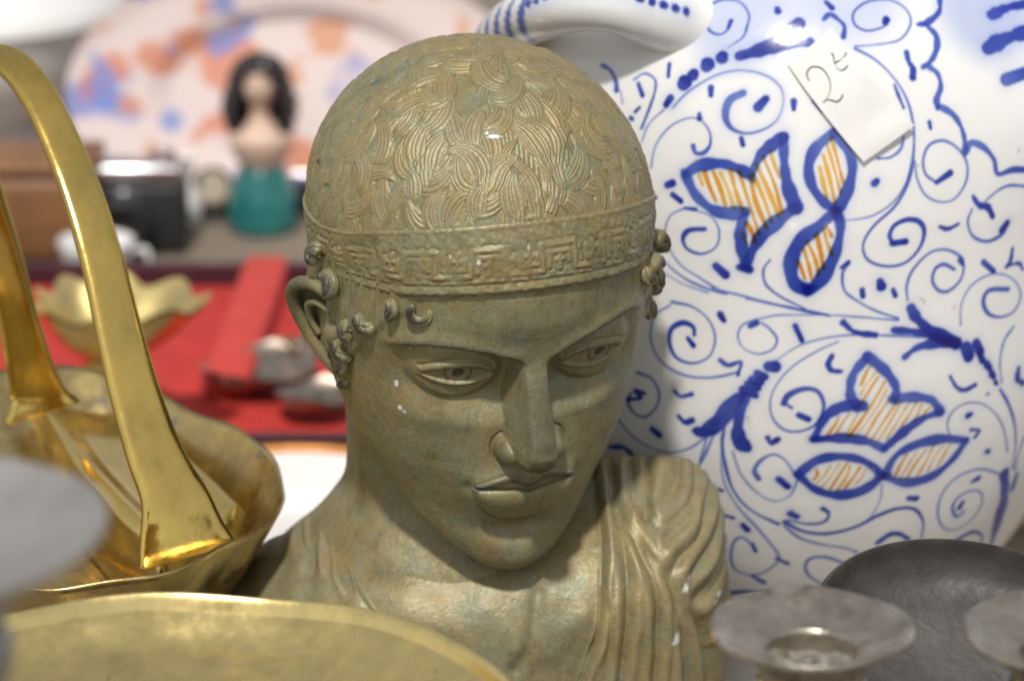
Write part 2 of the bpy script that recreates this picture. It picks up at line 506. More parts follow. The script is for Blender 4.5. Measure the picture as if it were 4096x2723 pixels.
def build_hair():
    naz, nr = 840, 290
    fr = np.linspace(-1, 1, naz)
    az = math.pi * (0.62 * fr + 0.38 * fr**3)                 # denser towards the face
    rho = np.linspace(0.0, 1.0, nr)
    RHO, AZ = np.meshgrid(rho, az, indexing='ij')
    # polar angle from the crown down to just under the top edge of the band
    d = np.stack([np.sin(az), np.cos(az)], 1)
    pm = np.zeros(naz)
    for it in range(30):
        th = pm
        yy = DC[1] + DR[1] * np.sin(th) * d[:, 1]
        zz = DC[2] + DR[2] * np.cos(th)
        zt = np.interp(yy, *BTOP) - 3.0
        pm = np.arccos(np.clip((zt - DC[2]) / DR[2], -1, 1))
    TH = RHO * pm[None, :]
    Nn = np.stack([np.sin(TH) * np.sin(AZ), np.sin(TH) * np.cos(AZ), np.cos(TH)], -1)
    P = DC + DR * Nn
    # flat chart in mm around the crown
    arc = TH * 68
    CU, CV = arc * np.sin(AZ), arc * np.cos(AZ)
    Hh = 0.12 * np.cos(AZ * 150 + 6 * np.sin(arc * 0.12)) * sm(arc / 20)
    rub = np.zeros_like(Hh)
    r2 = np.random.default_rng(11)
    locks = []
    ring = 3.0
    while ring < 116:
        cnt = max(3, int(2 * math.pi * ring / 13.5))
        for i in range(cnt):
            a = (i + 0.5 * (int(ring) % 2) + r2.uniform(-0.35, 0.35)) / cnt * 2 * math.pi
            locks.append((ring + r2.uniform(-2.5, 2.5), a))
        ring += 7.4
    order = [(-t[0] + r2.uniform(-9, 9), t) for t in locks]
    order.sort(key=lambda q: q[0])
    locks = [t for _, t in order]
    fl = CU.ravel(), CV.ravel()
    Hf, Rf = Hh.ravel(), rub.ravel()
    for (rr, a) in locks:
        cu, cv = rr * math.sin(a), rr * math.cos(a)
        hand = r2.choice([-1, 1])
        Ra = r2.uniform(9.0, 17.0)                         # radius of the crescent
        wid = r2.uniform(5.5, 13.0)                         # band of strands
        span_ = r2.uniform(9.0, 14.5) / Ra                      # half angle
        ang = a + r2.normal(0, 0.6)
        jp, jq = r2.uniform(0, 6.28, 2)
        # arc centre sits sideways from the lock
        px_, pv_ = cu - hand * Ra * math.cos(ang), cv + hand * Ra * math.sin(ang)
        reach = Ra + wid + 1
        box = np.where((np.abs(fl[0] - px_) < reach) & (np.abs(fl[1] - pv_) < reach))[0]
        if not len(box): continue
        du, dv = fl[0][box] - px_, fl[1][box] - pv_
        rad_ = np.hypot(du, dv)
        dirn = math.atan2(hand * math.cos(ang), -hand * math.sin(ang))
        pa = (np.arctan2(du, dv) - dirn + math.pi) % (2 * math.pi) - math.pi
        s = 0.5 + 0.5 * (-hand if False else hand) * pa / span_   # 0 root .. 1 tip
        ok = (s > 0) & (s < 1)
        sc_ = np.clip(s, 0.001, 0.999)
        hw = wid * 0.5 * (np.sin(math.pi * sc_**0.62))**0.95 + 0.1
        w = (rad_ - Ra) / hw
        ins = ok & (np.abs(w) < 1)
        ii = box[ins]
        ww, ss = w[ins], s[ins]
        ns = max(3, round(wid / 1.95))
        ww2 = ww + 0.07 * np.sin(ss * 7 + jp) + 0.06 * np.sin(ww * 6 + jq)
        st = np.abs(np.sin((ww2 * 0.5 + 0.5) * math.pi * ns))**0.75
        edge_ = np.sqrt(np.clip(1 - ww**4, 0, 1))
        tipf = sm(ss * 4) * sm((1 - ss) * 6 + 0.2)
        body = (0.25 + 0.45 * ss) * edge_ + 0.80 * st * edge_ * (0.75 + 0.25 * np.sin(ww * 3 + jq))
        bl = sm(ss * 5) * sm((1 - ss) * 8)
        Hf[ii] = Hf[ii] * (1 - bl) + body * bl
        Rf[ii] = np.clip(st * 1.3 - 0.35, 0, 1) * bl * edge_
    Hh, rub = Hf.reshape(Hh.shape), Rf.reshape(Hh.shape)
    fade = sm((1 - RHO) * pm[None, :] * 62 / 2.5)
    Hh = Hh * (0.25 + 0.75 * fade) * sm(arc / 3)
    P = P + Nn / np.linalg.norm(Nn / DR * DR, axis=-1, keepdims=True) * (Hh[..., None] * 0.72 - 0.1)
    chip = np.zeros_like(Hh)
    for (u, v, ra, rb, an) in ((-10.5, 38.5, 3.2, 0.8, 0.15), (-13, 36.5, 0.8, 0.6, 0), (3.2, 92, 1.0, 0.6, 0.8), (-4, 86, 0.5, 0.8, 0), (29, 74, 1.4, 0.35, 0)):
        a1 = (CU - u) * math.cos(an) + (CV - v) * math.sin(an); b1 = -(CU - u) * math.sin(an) + (CV - v) * math.cos(an)
        chip = np.maximum(chip, 1 - sm((np.hypot(a1 / ra, b1 / rb) - 0.7) / 0.4))
    V = P.reshape(-1, 3)
    F = grid_faces(nr, naz, wrap=True)
    return part('hair', head2world(V), F, BRONZE, bust, attrs={'rub': rub.ravel() * 0.8, 'wear_shade': np.zeros(len(V)), 'chip': chip.ravel()})
build_hair()

def build_band():
    nu, nv = 1100, 110
    phi = np.linspace(-math.pi, math.pi, nu, endpoint=False)
    v = np.linspace(0, 1, nv)
    # lower / upper edge curves on the skull
    def edge(T, off):
        y = np.full(nu, 0.0)
        for it in range(40):
            z = np.interp(y, *T)
            k = np.sqrt(np.clip(1 - ((z - DC[2]) / DR[2])**2, 0.01, 1))
            y = DC[1] + DR[1] * k * np.cos(phi)
        x = DR[0] * k * np.sin(phi)
        return np.stack([x, y, z], 1)
    lo, hi = edge(BLOW, 0), edge(BTOP, 0)
    V2, PH = np.meshgrid(v, phi, indexing='ij')
    zz = lo[:, 2][None] + (hi[:, 2] - lo[:, 2])[None] * V2
    k = np.sqrt(np.clip(1 - ((zz - DC[2]) / DR[2])**2, 0.01, 1))
    X, Y = DR[0] * k * np.sin(PH), DC[1] + DR[1] * k * np.cos(PH)
    N = np.stack([X / DR[0]**2, (Y - DC[1]) / DR[1]**2, (zz - DC[2]) / DR[2]**2], -1)
    N /= np.linalg.norm(N, axis=-1, keepdims=True)
    seg = np.linalg.norm(np.diff(np.vstack([lo, lo[:1]]), axis=0), axis=1)
    u = np.concatenate([[0], np.cumsum(seg)[:-1]]); u -= np.interp(0, phi, u)
    U = np.broadcast_to(u[None], V2.shape)
    hgt = 23.0
    W = V2 * hgt                                             # mm above lower edge
    # rims
    H = 1.1 + 0.0 * W
    H += 0.5 * np.exp(-((W - 1.6) / 1.1)**2) - 0.35 * np.exp(-((W - 3.9) / 0.6)**2) + 0.15 * np.exp(-((W - 5.2) / 0.5)**2)
    H += 0.28 * np.exp(-((W - 22.2) / 0.7)**2)
    wear_shade = 0.6 * np.exp(-((W - 0.7) / 0.6)**2)
    rub = 0.5 * np.exp(-((W - 22.3) / 0.6)**2)
    # raised key pattern, period per mm
    per = 27.0
    t = (U + 9.0) % per
    lines = [((0, 7.0), (9.6, 7.0)), ((9.6, 7.0), (9.6, 15.4)), ((9.6, 15.4), (23.0, 15.4)), ((23.0, 15.4), (23.0, 7.0)), ((23.0, 7.0), (27.0, 7.0)),
             ((1.4, 13.4), (1.4, 9.4)), ((1.4, 9.4), (7.4, 9.4)), ((7.4, 9.4), (7.4, 12.6)),
             ((12.2, 13.0), (20.4, 13.0)), ((12.2, 13.0), (12.2, 8.4)), ((20.4, 13.0), (20.4, 9.6)), ((15.0, 10.4), (18.0, 10.4)), ((16.4, 7.6), (16.4, 11.6)), ((4.4, 10.8), (4.4, 14.6)), ((2.8, 12.4), (6.2, 12.4))]
    dmin = np.full(W.shape, 9.0)
    for (a, b) in lines:
        for sh in (-per, 0, per):
            ax_, ay_ = a[0] + sh, a[1]; bx_, by_ = b[0] + sh, b[1]
            L2 = (bx_ - ax_)**2 + (by_ - ay_)**2
            q = np.clip(((t - ax_) * (bx_ - ax_) + (W - ay_) * (by_ - ay_)) / L2, 0, 1)
            dmin = np.minimum(dmin, np.hypot(t - ax_ - q * (bx_ - ax_), W - ay_ - q * (by_ - ay_)))
    lump = 0.55 + 0.45 * np.sin(U * 0.31 + 1) * np.sin(U * 0.13 + W * 0.2)
    K = np.exp(-(dmin / 0.75)**2)
    nz = np.zeros_like(W)
    r3 = np.random.default_rng(5)
    for q in range(26):
        fu, fw_ = r3.normal(0, 1.3, 2); nz += np.sin(U * fu + W * fw_ + r3.uniform(0, 6.28)) / 5.1
    for q in range(14):
        fu, fw_ = r3.normal(0, 0.35, 2); lump = lump + 0.13 * np.sin(U * fu + W * fw_ + r3.uniform(0, 6.28))
    lump = np.clip(lump, 0.05, 1)
    dmin = np.abs(dmin + 0.28 * nz)
    K = np.exp(-(dmin / 0.8)**2)
    H += 0.62 * K * lump + 0.13 * nz
    H -= 0.32 * np.exp(-((dmin - 1.6) / 0.55)**2) * (0.5 + 0.5 * lump)
    rub = np.maximum(rub, 0.55 * K * lump)
    chip = (1 - sm((np.hypot(U + 23.5, (W - 12)) - 0.5) / 0.5))
    P = np.stack([X, Y, zz], -1) + N * (H * 0.95 + 0.3)[..., None]
    # turn both edges into the skull
    lo_in = np.stack([X[0], Y[0], zz[0]], -1) - N[0] * 1.5
    hi_in = np.stack([X[-1], Y[-1], zz[-1]], -1) - N[-1] * 1.5
    V = np.concatenate([lo_in[None], P, hi_in[None]], 0)
    pad = lambda A: np.concatenate([A[:1], A, A[-1:]], 0).ravel()
    return part('headband', head2world(V.reshape(-1, 3)), grid_faces(nv + 2, nu, wrap=True, flip=True), BRONZE, bust,
                attrs={'wear_shade': pad(wear_shade), 'rub': pad(rub), 'chip': pad(chip)})
build_band()

# ---- ears
def build_ear(sx):
    rim = np.array([(65.0, 4, 9), (69, -4, 9.5), (73.0, -10, 7.5), (74.8, -14, 2.5), (74.2, -15, -3), (72.2, -14, -9), (68.5, -11, -16.5), (64.5, -7, -23), (60.5, -3, -28.5), (56.5, 1, -32)], float)
    att = np.array([(62, 2, 5), (61.5, -2, 5), (61, -5, 3), (61, -7, 0), (61, -8, -4), (60.5, -8, -9), (60, -7, -14), (59, -5, -20), (58, -2, -25), (55.5, 1, -29)], float)
    n = 60
    r, a = spline(rim, n), spline(att, n)
    s = np.linspace(0, 1, 18)
    Sg = s[None, :, None]
    bowl = a[:, None] * (1 - Sg) + r[:, None] * Sg
    t = np.linspace(0, 1, n)[:, None]
    bowl[..., 1] -= 5.0 * (np.sin(math.pi * s)[None]) * np.sin(math.pi * np.clip(t * 0.9 + 0.05, 0, 1))
    back = bowl.copy()
    back[..., 1] -= 4.0 * np.ones_like(s)[None]
    back[..., 0] -= 1.0
    parts = [(bowl.reshape(-1, 3), grid_faces(n, 18)), (back.reshape(-1, 3), grid_faces(n, 18, flip=True))]
    rr = 2.6 * (0.75 + 0.35 * np.sin(math.pi * np.linspace(0.1, 0.9, n)))
    parts.append(tube(r - np.array([0.6, 1.2, 0]), rr, 14))
    # inner fold
    inner = spline([(63.5, 4, 1), (67.5, -3, 1.5), (69.5, -7.5, -2), (68, -8.5, -9), (65, -6, -15)], 30)
    parts.append(tube(inner - np.array([0, 2.5, 0]), 1.5, 10))
    # lobe and tragus as soft lumps
    def lump(c, r3, seg=16):
        th = np.linspace(0, math.pi, seg); ph = np.linspace(0, 2 * math.pi, 2 * seg, endpoint=False)
        V = np.stack([np.sin(th)[:, None] * np.cos(ph), np.sin(th)[:, None] * np.sin(ph), np.broadcast_to(np.cos(th)[:, None], (seg, 2 * seg))], -1).reshape(-1, 3)
        return V * np.array(r3) + np.array(c), grid_faces(seg, 2 * seg, wrap=True)
    parts.append(lump((63.0, 4.0, -7), (4.0, 4.5, 6.0)))
    parts.append(lump((57.0, 0.5, -28.5), (3.4, 4.0, 5.0)))
    V, F = joinVF(parts)
    wear_shade = 0.55 * sm((V[:, 0] - 69) / 5) 
    V = V * np.array([sx, 1, 1])
    if sx < 0: F = [f[:, ::-1] for f in F]
    return part('ear', head2world(V), F, BRONZE, bust, attrs={'wear_shade': wear_shade, 'rub': np.zeros(len(V)), 'chip': np.zeros(len(V))})
build_ear(-1)
build_ear(1)

# ---- small snail curls at the temples
def build_curl(c, nrm, up, size, turns, start, rad, hand=1):
    c, nrm, up = (np.asarray(v, float) for v in (c, nrm, up))
    nrm /= np.linalg.norm(nrm)
    up = up - nrm * (up @ nrm); up /= np.linalg.norm(up)
    rt = np.cross(up, nrm)
    t = np.linspace(0, 1, int(46 * turns) + 12)
    ang = start + hand * t * turns * 2 * math.pi
    R = size * (1 - 0.35 * t)
    P = c + R[:, None] * (np.cos(ang)[:, None] * rt + np.sin(ang)[:, None] * up) + nrm * (np.sin(t * math.pi / 2)[:, None] * rad * 0.7 - 0.1 * rad)
    rr = rad * np.interp(t, [0, 0.06, 0.2, 0.5, 0.85, 0.95, 1], [0.35, 0.72, 0.95, 1.0, 0.85, 0.62, 0.3])
    prof = lambda a: 1 - 0.20 * np.exp(-(((a * 2.5 / math.pi) % 1.0 - 0.5) / 0.16)**2)
    V, F = tube(P, rr, 60, True, prof)
    top = ((V - c) @ nrm)
    wear_shade = 0.95 * sm((top - rad * 0.65) / (rad * 0.7))
    return part('curl', head2world(V), F, BRONZE, bust, attrs={'wear_shade': wear_shade, 'rub': np.zeros(len(V)), 'chip': np.zeros(len(V))})

CURLS = [  # centre, outward normal, size, turns, start, radius, hand
    ((-41.5, 40.2, 21.8), (-0.55, 0.8, 0.15), 4.3, 0.72, 2.6, 2.0, 1),
    ((-50.6, 31.6, 19.0), (-0.75, 0.65, 0.1), 2.6, 0.50, 1.2, 3.3, 1),
    ((-56.0, 24.2, 10.6), (-0.85, 0.5, -0.05), 3.2, 0.55, 3.2, 3.7, 1),
    ((-60.2, 17.6, 2.0), (-0.9, 0.4, 0.0), 2.8, 0.50, 1.0, 3.3, -1),
    ((-61.2, 12.8, -8.5), (-0.95, 0.3, 0.0), 3.2, 0.55, 3.4, 3.4, 1),
    ((-61.0, 9.0, -18.5), (-0.95, 0.3, 0.0), 2.6, 0.50, 1.4, 3.1, 1),
    ((-59.0, 7.0, -26.5), (-0.95, 0.3, 0.0), 2.2, 0.45, 2.4, 2.6, 1),
    ((-66.2, 4.5, 14.5), (-0.8, 0.55, 0.3), 3.6, 0.60, 0.4, 4.0, 1),
    ((-67.0, -4.5, 22.5), (-0.9, 0.3, 0.25), 3.0, 0.55, 1.6, 3.6, -1),
    ((52.4, 29.6, 20.0), (0.8, 0.6, 0.1), 3.0, 0.50, 1.2, 3.4, -1),
    ((57.6, 22.4, 16.0), (0.9, 0.45, 0.1), 3.2, 0.55, 0.4, 3.7, 1),
    ((61.6, 15.4, 8.0), (0.92, 0.35, 0.0), 3.2, 0.50, 2.0, 3.6, -1),
    ((63.2, 10.5, -2.0), (0.95, 0.3, 0.0), 3.2, 0.55, 1.0, 3.5, 1),
    ((63.0, 8.0, -12.0), (0.95, 0.3, 0.0), 2.8, 0.50, 2.4, 3.3, -1),
    ((66.2, 4.5, 14.0), (0.85, 0.5, 0.3), 3.6, 0.60, 0.8, 4.0, 1)]
for c in CURLS:
    build_curl(c[0], c[1], (0, 0.2, 1), c[2], c[3], c[4], c[5], c[6])

# ---- neck, chest and draped tunic
def ray_xz(px, py, d=1.28):
    p = pix(px, py, d)
    return p[0] * 1000, p[2] * 1000

def seg_dist(X, Z, pts):
    """distance of (X,Z) to a polyline, and signed side"""
    best = np.full(X.shape, 1e3); tt = np.zeros(X.shape); acc = 0.0
    pts = np.asarray(pts, float)
    L = np.linalg.norm(np.diff(pts, axis=0), axis=1)
    for a, b, l in zip(pts[:-1], pts[1:], L):
        q = np.clip(((X - a[0]) * (b[0] - a[0]) + (Z - a[1]) * (b[1] - a[1])) / (l * l + 1e-9), 0, 1)
        d = np.hypot(X - a[0] - q * (b[0] - a[0]), Z - a[1] - q * (b[1] - a[1]))
        m = d < best
        best = np.where(m, d, best); tt = np.where(m, (acc + q * l) / L.sum(), tt)
        acc += l
    return best, tt

def build_torso():
    xc, Wh = -21.5, 108.0
    xs = xc + Wh * np.sin(np.linspace(-math.pi / 2, math.pi / 2, 560))
    xs = np.unique(np.concatenate([np.linspace(xc - Wh, xc + Wh, 520)]))
    zt = np.interp(xs, [-129, -125, -120, -112, -101, -82, -64, -42, 0, 30, 60, 70, 75.5, 79.5, 83, 85, 86.5], [90, 112, 127, 141, 152, 162, 172, 182, 188, 189, 190, 188.5, 186, 181, 170, 154, 135])
    ker = np.hanning(15); ker /= ker.sum()
    zt = np.convolve(np.pad(zt, 7, mode='edge'), ker, 'valid')
    e = np.clip(np.abs(xs - xc) / Wh, 0, 1)
    D = 66 * np.clip(1 - e**5, 0.0, 1)**0.5 + 4
    nf, nt = 240, 150
    al = np.linspace(0, math.pi, nt)
    rows = []
    hc = 48.0
    zlow = 18.0
    # front vertical, cap, back vertical
    f1 = np.linspace(0, 1, nf, endpoint=False)
    Yr, Zr = [], []
    for t in f1:
        z = zlow + (zt - hc - zlow) * t
        Yr.append(-D); Zr.append(z)
    for a in al:
        Yr.append(-D * math.cos(a) if a < math.pi / 2 else -0.3 * D * math.cos(a)); Zr.append(zt - hc * (1 - math.sin(a)**0.9))
    for t in np.linspace(0, 1, 20)[1:]:
        Yr.append(0.3 * D); Zr.append(zt - hc + (zlow - zt + hc) * t)
    Y, Z = np.array(Yr), np.array(Zr)
    X = np.broadcast_to(xs[None], Y.shape).copy()
    Y = Y + 53.0
    front = np.zeros(Y.shape, bool); front[:nf + nt // 2] = True
    fw = front.astype(float)
    # breathing space: pectoral swell, hollow above the breastbone
    Y -= fw * 5 * np.exp(-((X - xc) / 60)**2 - ((Z - 95) / 45)**2)
    # neckline
    nlR = [ray_xz(*p) for p in ((2350, 1880), (2392, 2010), (2402, 2200), (2388, 2400), (2340, 2600), (2300, 2723), (2200, 2950))]
    nlL = [ray_xz(*p) for p in ((1270, 2030), (1290, 2100), (1330, 2200), (1430, 2350), (1560, 2480), (1720, 2600), (1950, 2800), (2200, 2950))]
    nr, nl = np.array(nlR), np.array(nlL)
    xr = np.interp(-Z, -nr[:, 1], nr[:, 0]); xl = np.interp(-Z, -nl[:, 1], nl[:, 0])
    tun = np.clip(sm((X - xr + 1.0) / 1.6) + sm((xl - X + 1.0) / 1.6), 0, 1)
    H = 3.0 * tun
    ins = (1 - tun) * fw
    # clavicles and pit of the neck
    for pts, amp, wd in (((( 2150, 2330), (2135, 2440), (2120, 2540), (2060, 2640)), -1.5, 3.0), (((2060, 2560), (2010, 2620), (1990, 2723)), 1.4, 8.0), (((1500, 2330), (1700, 2440), (1950, 2560)), 1.2, 8.0), (((1950, 2400), (2040, 2480), (2090, 2520)), 1.4, 7.0), (((2200, 2560), (2260, 2480), (2330, 2420)), 1.6, 5.0)):
        d, t = seg_dist(X, Z, [ray_xz(*p) for p in pts])
        H += ins * amp * np.exp(-(d / wd)**2)
    wear_shade = np.zeros_like(X); rub = np.zeros_like(X)
    c8 = lambda *P: [ray_xz(p[0] / 1.474 + 1300, p[1] / 1.474 + 2000) for p in P]
    grooves = [  # polyline, depth, width
        (c8((1600, -40), (1625, 200), (1622, 400), (1600, 700), (1552, 850), (1480, 1066), (1440, 1200)), 2.6, 1.5),
        (c8((1690, 90), (1760, 300), (1772, 600), (1752, 800), (1725, 1066), (1700, 1250)), 1.8, 1.7),
        (c8((1660, 40), (1850, 300), (1930, 500), (1945, 800), (1935, 1066), (1920, 1300)), 2.0, 1.7),
        (c8((1850, 260), (2000, 450), (2060, 650), (2088, 850), (2112, 1066), (2120, 1300)), 1.8, 1.8),
        (c8((2100, 620), (2180, 800), (2230, 1066), (2250, 1300)), 1.7, 1.8),
        (c8((2010, 600), (2022, 800), (2015, 1000), (2010, 1200)), 1.0, 1.4),
        (c8((1655, 500), (1668, 800), (1640, 1066)), 0.9, 1.5),
        (c8((2300, 1000), (2350, 850), (2370, 700)), 1.6, 2.0),
        (c8((1930, 120), (2050, 95), (2110, 30), (2120, -60)), 1.7, 1.9),
        (c8((1920, 205), (2060, 180), (2170, 110), (2210, 20)), 2.0, 1.9),
        (c8((1960, 270), (2110, 215), (2190, 160)), 1.8, 1.8),
        (c8((2010, 445), (2060, 370), (2180, 290), (2230, 200), (2260, 100)), 2.0, 2.0),
        (c8((2120, 480), (2160, 420), (2260, 350), (2330, 240)), 2.2, 2.1),
        (c8((2110, 590), (2230, 550), (2310, 460), (2365, 360)), 2.2, 2.0),
        (c8((2130, 640), (2260, 600), (2360, 520)), 1.8, 2.0),
        (c8((1900, 200), (1890, 100), (1930, 0), (1925, -110), (1880, -200)), 1.8, 1.9),
        (c8((1810, 150), (1830, 40), (1800, -80), (1760, -180)), 1.8, 1.9),
        (c8((1700, 60), (1720, -60), (1690, -170)), 1.4, 1.8),
        (c8((2000, -60), (2030, -140), (2000, -220)), 1.2, 1.8),
        # left shoulder
        (c8((-20, 180), (10, 300), (90, 420), (190, 560)), 2.2, 1.7),
        (c8((-60, 160), (-40, 280), (10, 400), (60, 520)), 1.4, 1.6),
        (c8((-110, 300), (-160, 200), (-230, 150)), 1.6, 1.7),
        (c8((-90, 360), (-170, 290), (-260, 230)), 1.6, 1.7),
        (c8((-80, 430), (-180, 370), (-300, 320)), 1.6, 1.7),
        (c8((-90, 500), (-210, 450), (-340, 400)), 1.6, 1.7),
        (c8((-100, 130), (-170, 90), (-220, 70)), 1.2, 1.6),
        (c8((-120, 230), (-90, 320), (-70, 460), (-60, 560)), 1.4, 1.6)]
    for pts, dep, wd in grooves:
        pts = spline(pts, 24)
        d, t = seg_dist(X, Z, pts)
        end = sm(t * 6 + 0.15) * sm((1 - t) * 6 + 0.1)
        d = np.abs(d + 0.2 * np.sin(Z * 0.35 + X * 0.2))
        H += tun * fw * end * (-1.25 * dep * np.exp(-np.abs(d) / (0.85 * wd)) + 0.7 * dep * np.exp(-((d - 2.2 * wd) / (1.2 * wd))**2))
        rub = np.maximum(rub, 0.5 * tun * fw * end * np.exp(-((d - 2.4 * wd) / wd)**2))
    H += tun * (0.35 * np.sin(X * 0.5 + 2 * np.sin(Z * 0.06)) + 0.2 * np.sin(X * 0.23 - Z * 0.11))
    # outward normal of the smooth body
    dyx, dzx = np.gradient(Y, axis=1), np.gradient(Z, axis=1); dxx = np.gradient(X, axis=1)
    dyt, dzt = np.gradient(Y, axis=0), np.gradient(Z, axis=0)
    Nn = np.cross(np.stack([np.zeros_like(dyt), dyt, dzt], -1), np.stack([dxx, dyx, dzx], -1))
    Nn /= np.linalg.norm(Nn, axis=-1, keepdims=True) + 1e-9
    if Nn[nf // 2, 260][1] > 0: Nn = -Nn
    P = np.stack([X, Y, Z], -1) + Nn * H[..., None]
    chip = np.zeros_like(X)
    for (px, py, rx, rz) in ((2688, 2545, 1.5, 2.6), (2672, 2560, 1.2, 1.0), (2728, 2315, 0.5, 1.4), (2716, 2350, 0.9, 1.4), (2845, 2445, 1.3, 0.9), (2830, 2460, 1.0, 0.7), (2900, 2375, 0.9, 2.4)):
        cx, cz = ray_xz(px, py)
        chip = np.maximum(chip, 1 - sm((np.hypot((X - cx) / rx, (Z - cz) / rz) + 0.25 * np.sin(X * 7 + Z * 5) - 0.7) / 0.35))
    n1, n2 = X.shape
    return part('draped_chest', P.reshape(-1, 3) / 1000, grid_faces(n1, n2), BRONZE, bust,
                attrs={'wear_shade': wear_shade.ravel(), 'rub': rub.ravel(), 'chip': (chip * fw).ravel()})
build_torso()

def build_neck():
    rings, n = [], 140
    a = np.linspace(0, 2 * math.pi, n, endpoint=False)
    ctrl = np.array([  # cx, cy, z, rx, ry
        (-20, 44, 262, 46, 40), (-19, 48, 235, 48.5, 43), (-18, 51, 212, 49.5, 46), (-17, 52, 195, 50.5, 48), (-16.5, 53, 184, 53, 50.5), (-16, 53, 174, 60, 56), (-15, 53, 164, 70, 61), (-15, 53, 154, 82, 64), (-15, 53, 142, 92, 65.5)], float)
    C = spline(ctrl, 90)
    V = np.stack([C[:, 0:1] + C[:, 3:4] * np.cos(a), C[:, 1:2] + C[:, 4:5] * np.sin(a), np.broadcast_to(C[:, 2:3], (90, n))], -1)
    # neck muscles running from behind the ears to the breastbone
    q = np.linspace(0, 1, 90)[:, None]
    for s in (-1, 1):
        ang = -math.pi / 2 + s * (1.15 - 0.75 * q)
        V[..., :2] += 2.2 * (np.exp(-((a[None] - ang % (2 * math.pi) + math.pi) % (2 * math.pi) - math.pi)**2 / 0.05))[..., None] * np.stack([np.cos(a), np.sin(a)], -1)[None] * np.sin(q * math.pi)[..., None]
    V = V.reshape(-1, 3) / 1000
    z0 = np.zeros(len(V))
    return part('neck', V, grid_faces(90, n, wrap=True, flip=True), BRONZE, bust, attrs={'wear_shade': z0, 'rub': z0, 'chip': z0})
build_neck()

def rounded_box(c, s, r=0.004, seg=3):
    import bmesh
    bm = bmesh.new()
    bmesh.ops.create_cube(bm, size=1)
    for v in bm.verts: v.co = Vector((v.co.x * s[0], v.co.y * s[1], v.co.z * s[2]))
    bmesh.ops.bevel(bm, geom=list(bm.edges), offset=r, segments=seg, affect='EDGES', profile=0.5)
    bmesh.ops.triangulate(bm, faces=[f for f in bm.faces if len(f.verts) > 4])
    V = np.array([v.co for v in bm.verts]) + np.asarray(c)
    F4 = np.array([[v.index for v in f.verts] for f in bm.faces if len(f.verts) == 4])
    F3 = np.array([[v.index for v in f.verts] for f in bm.faces if len(f.verts) == 3])
    bm.free()
    return V, [f for f in (F4, F3) if len(f)]
V, F = rounded_box((-0.014, 0.053, 0.0115), (0.15, 0.11, 0.023), 0.003)
part('plinth', V, F, BRONZE, bust, attrs={k: np.zeros(len(V)) for k in ('wear_shade', 'rub', 'chip')})

# ------------------------------------------------------------------ more materials
def simple(name, col, rough=0.5, metal=0.0, var=0.25, scale=40, bump=0.0, bscale=200, coat=0.0, spots=None):
    m, nt, b = mat(name)
    n = NB(nt)
    f = n.noise(scale, 5, 0.6)
    lo = tuple(c * (1 - var) for c in col); hi = tuple(min(1, c * (1 + var)) for c in col)
    c = n.ramp(f, [(0.3, lo), (0.7, hi)])
    if spots:
        c = n.mix(n.ramp(n.noise(spots[1], 5, 0.65, n.mapv((1, 1, 1), (1, 2, 0.5))), [(spots[2], 0.0), (spots[2] + 0.1, spots[3])]), c, spots[0])
    n.to(c, b.inputs['Base Color'])
    b.inputs['Metallic'].default_value = metal
    n.to(n.ramp(n.noise(scale * 2.3, 4, 0.6), [(0.3, max(0.02, rough * 0.75)), (0.7, min(1, rough * 1.3))]), b.inputs['Roughness'])
    if coat: b.inputs['Coat Weight'].default_value = coat; b.inputs['Coat Roughness'].default_value = 0.04
    if bump: n.bump(n.noise(bscale, 5, 0.6), bump, 0.001, b)
    return m

def brass_material(name, base, tarn, rough, tscale=30, tamt=0.8, stain=None):
    m, nt, b = mat(name)
    n = NB(nt)
    t = n.noise(tscale, 6, 0.65)
    c = n.mix(n.ramp(t, [(0.42, 0.0), (0.68, tamt)]), base, tarn)
    streak = n.noise(90, 4, 0.6, n.mapv((1, 1, 0.12), (0.2, 0.4, 0)))
    c = n.mix(n.ramp(streak, [(0.5, 0.0), (0.75, 0.35)]), c, tuple(x * 0.55 for x in tarn))
    if stain:
        c = n.mix(n.ramp(n.noise(stain[0], 3, 0.5, n.mapv((1, 1, 1), (0.7, 0.1, 2.2))), [(stain[1], 0.0), (stain[1] + 0.04, 0.8)]), c, stain[2])
    n.to(c, b.inputs['Base Color'])
    b.inputs['Metallic'].default_value = 1.0
    n.to(n.ramp(n.noise(tscale * 3, 5, 0.65), [(0.3, rough * 0.6), (0.72, rough * 1.7)]), b.inputs['Roughness'])
    h = n.math('ADD', n.noise(45, 3, 0.5), n.math('MULTIPLY', n.noise(500, 3, 0.6, n.mapv((1, 0.15, 1), (0.3, 0, 0.8))), 0.15))
    n.bump(h, 0.12, 0.002, b)
    return m

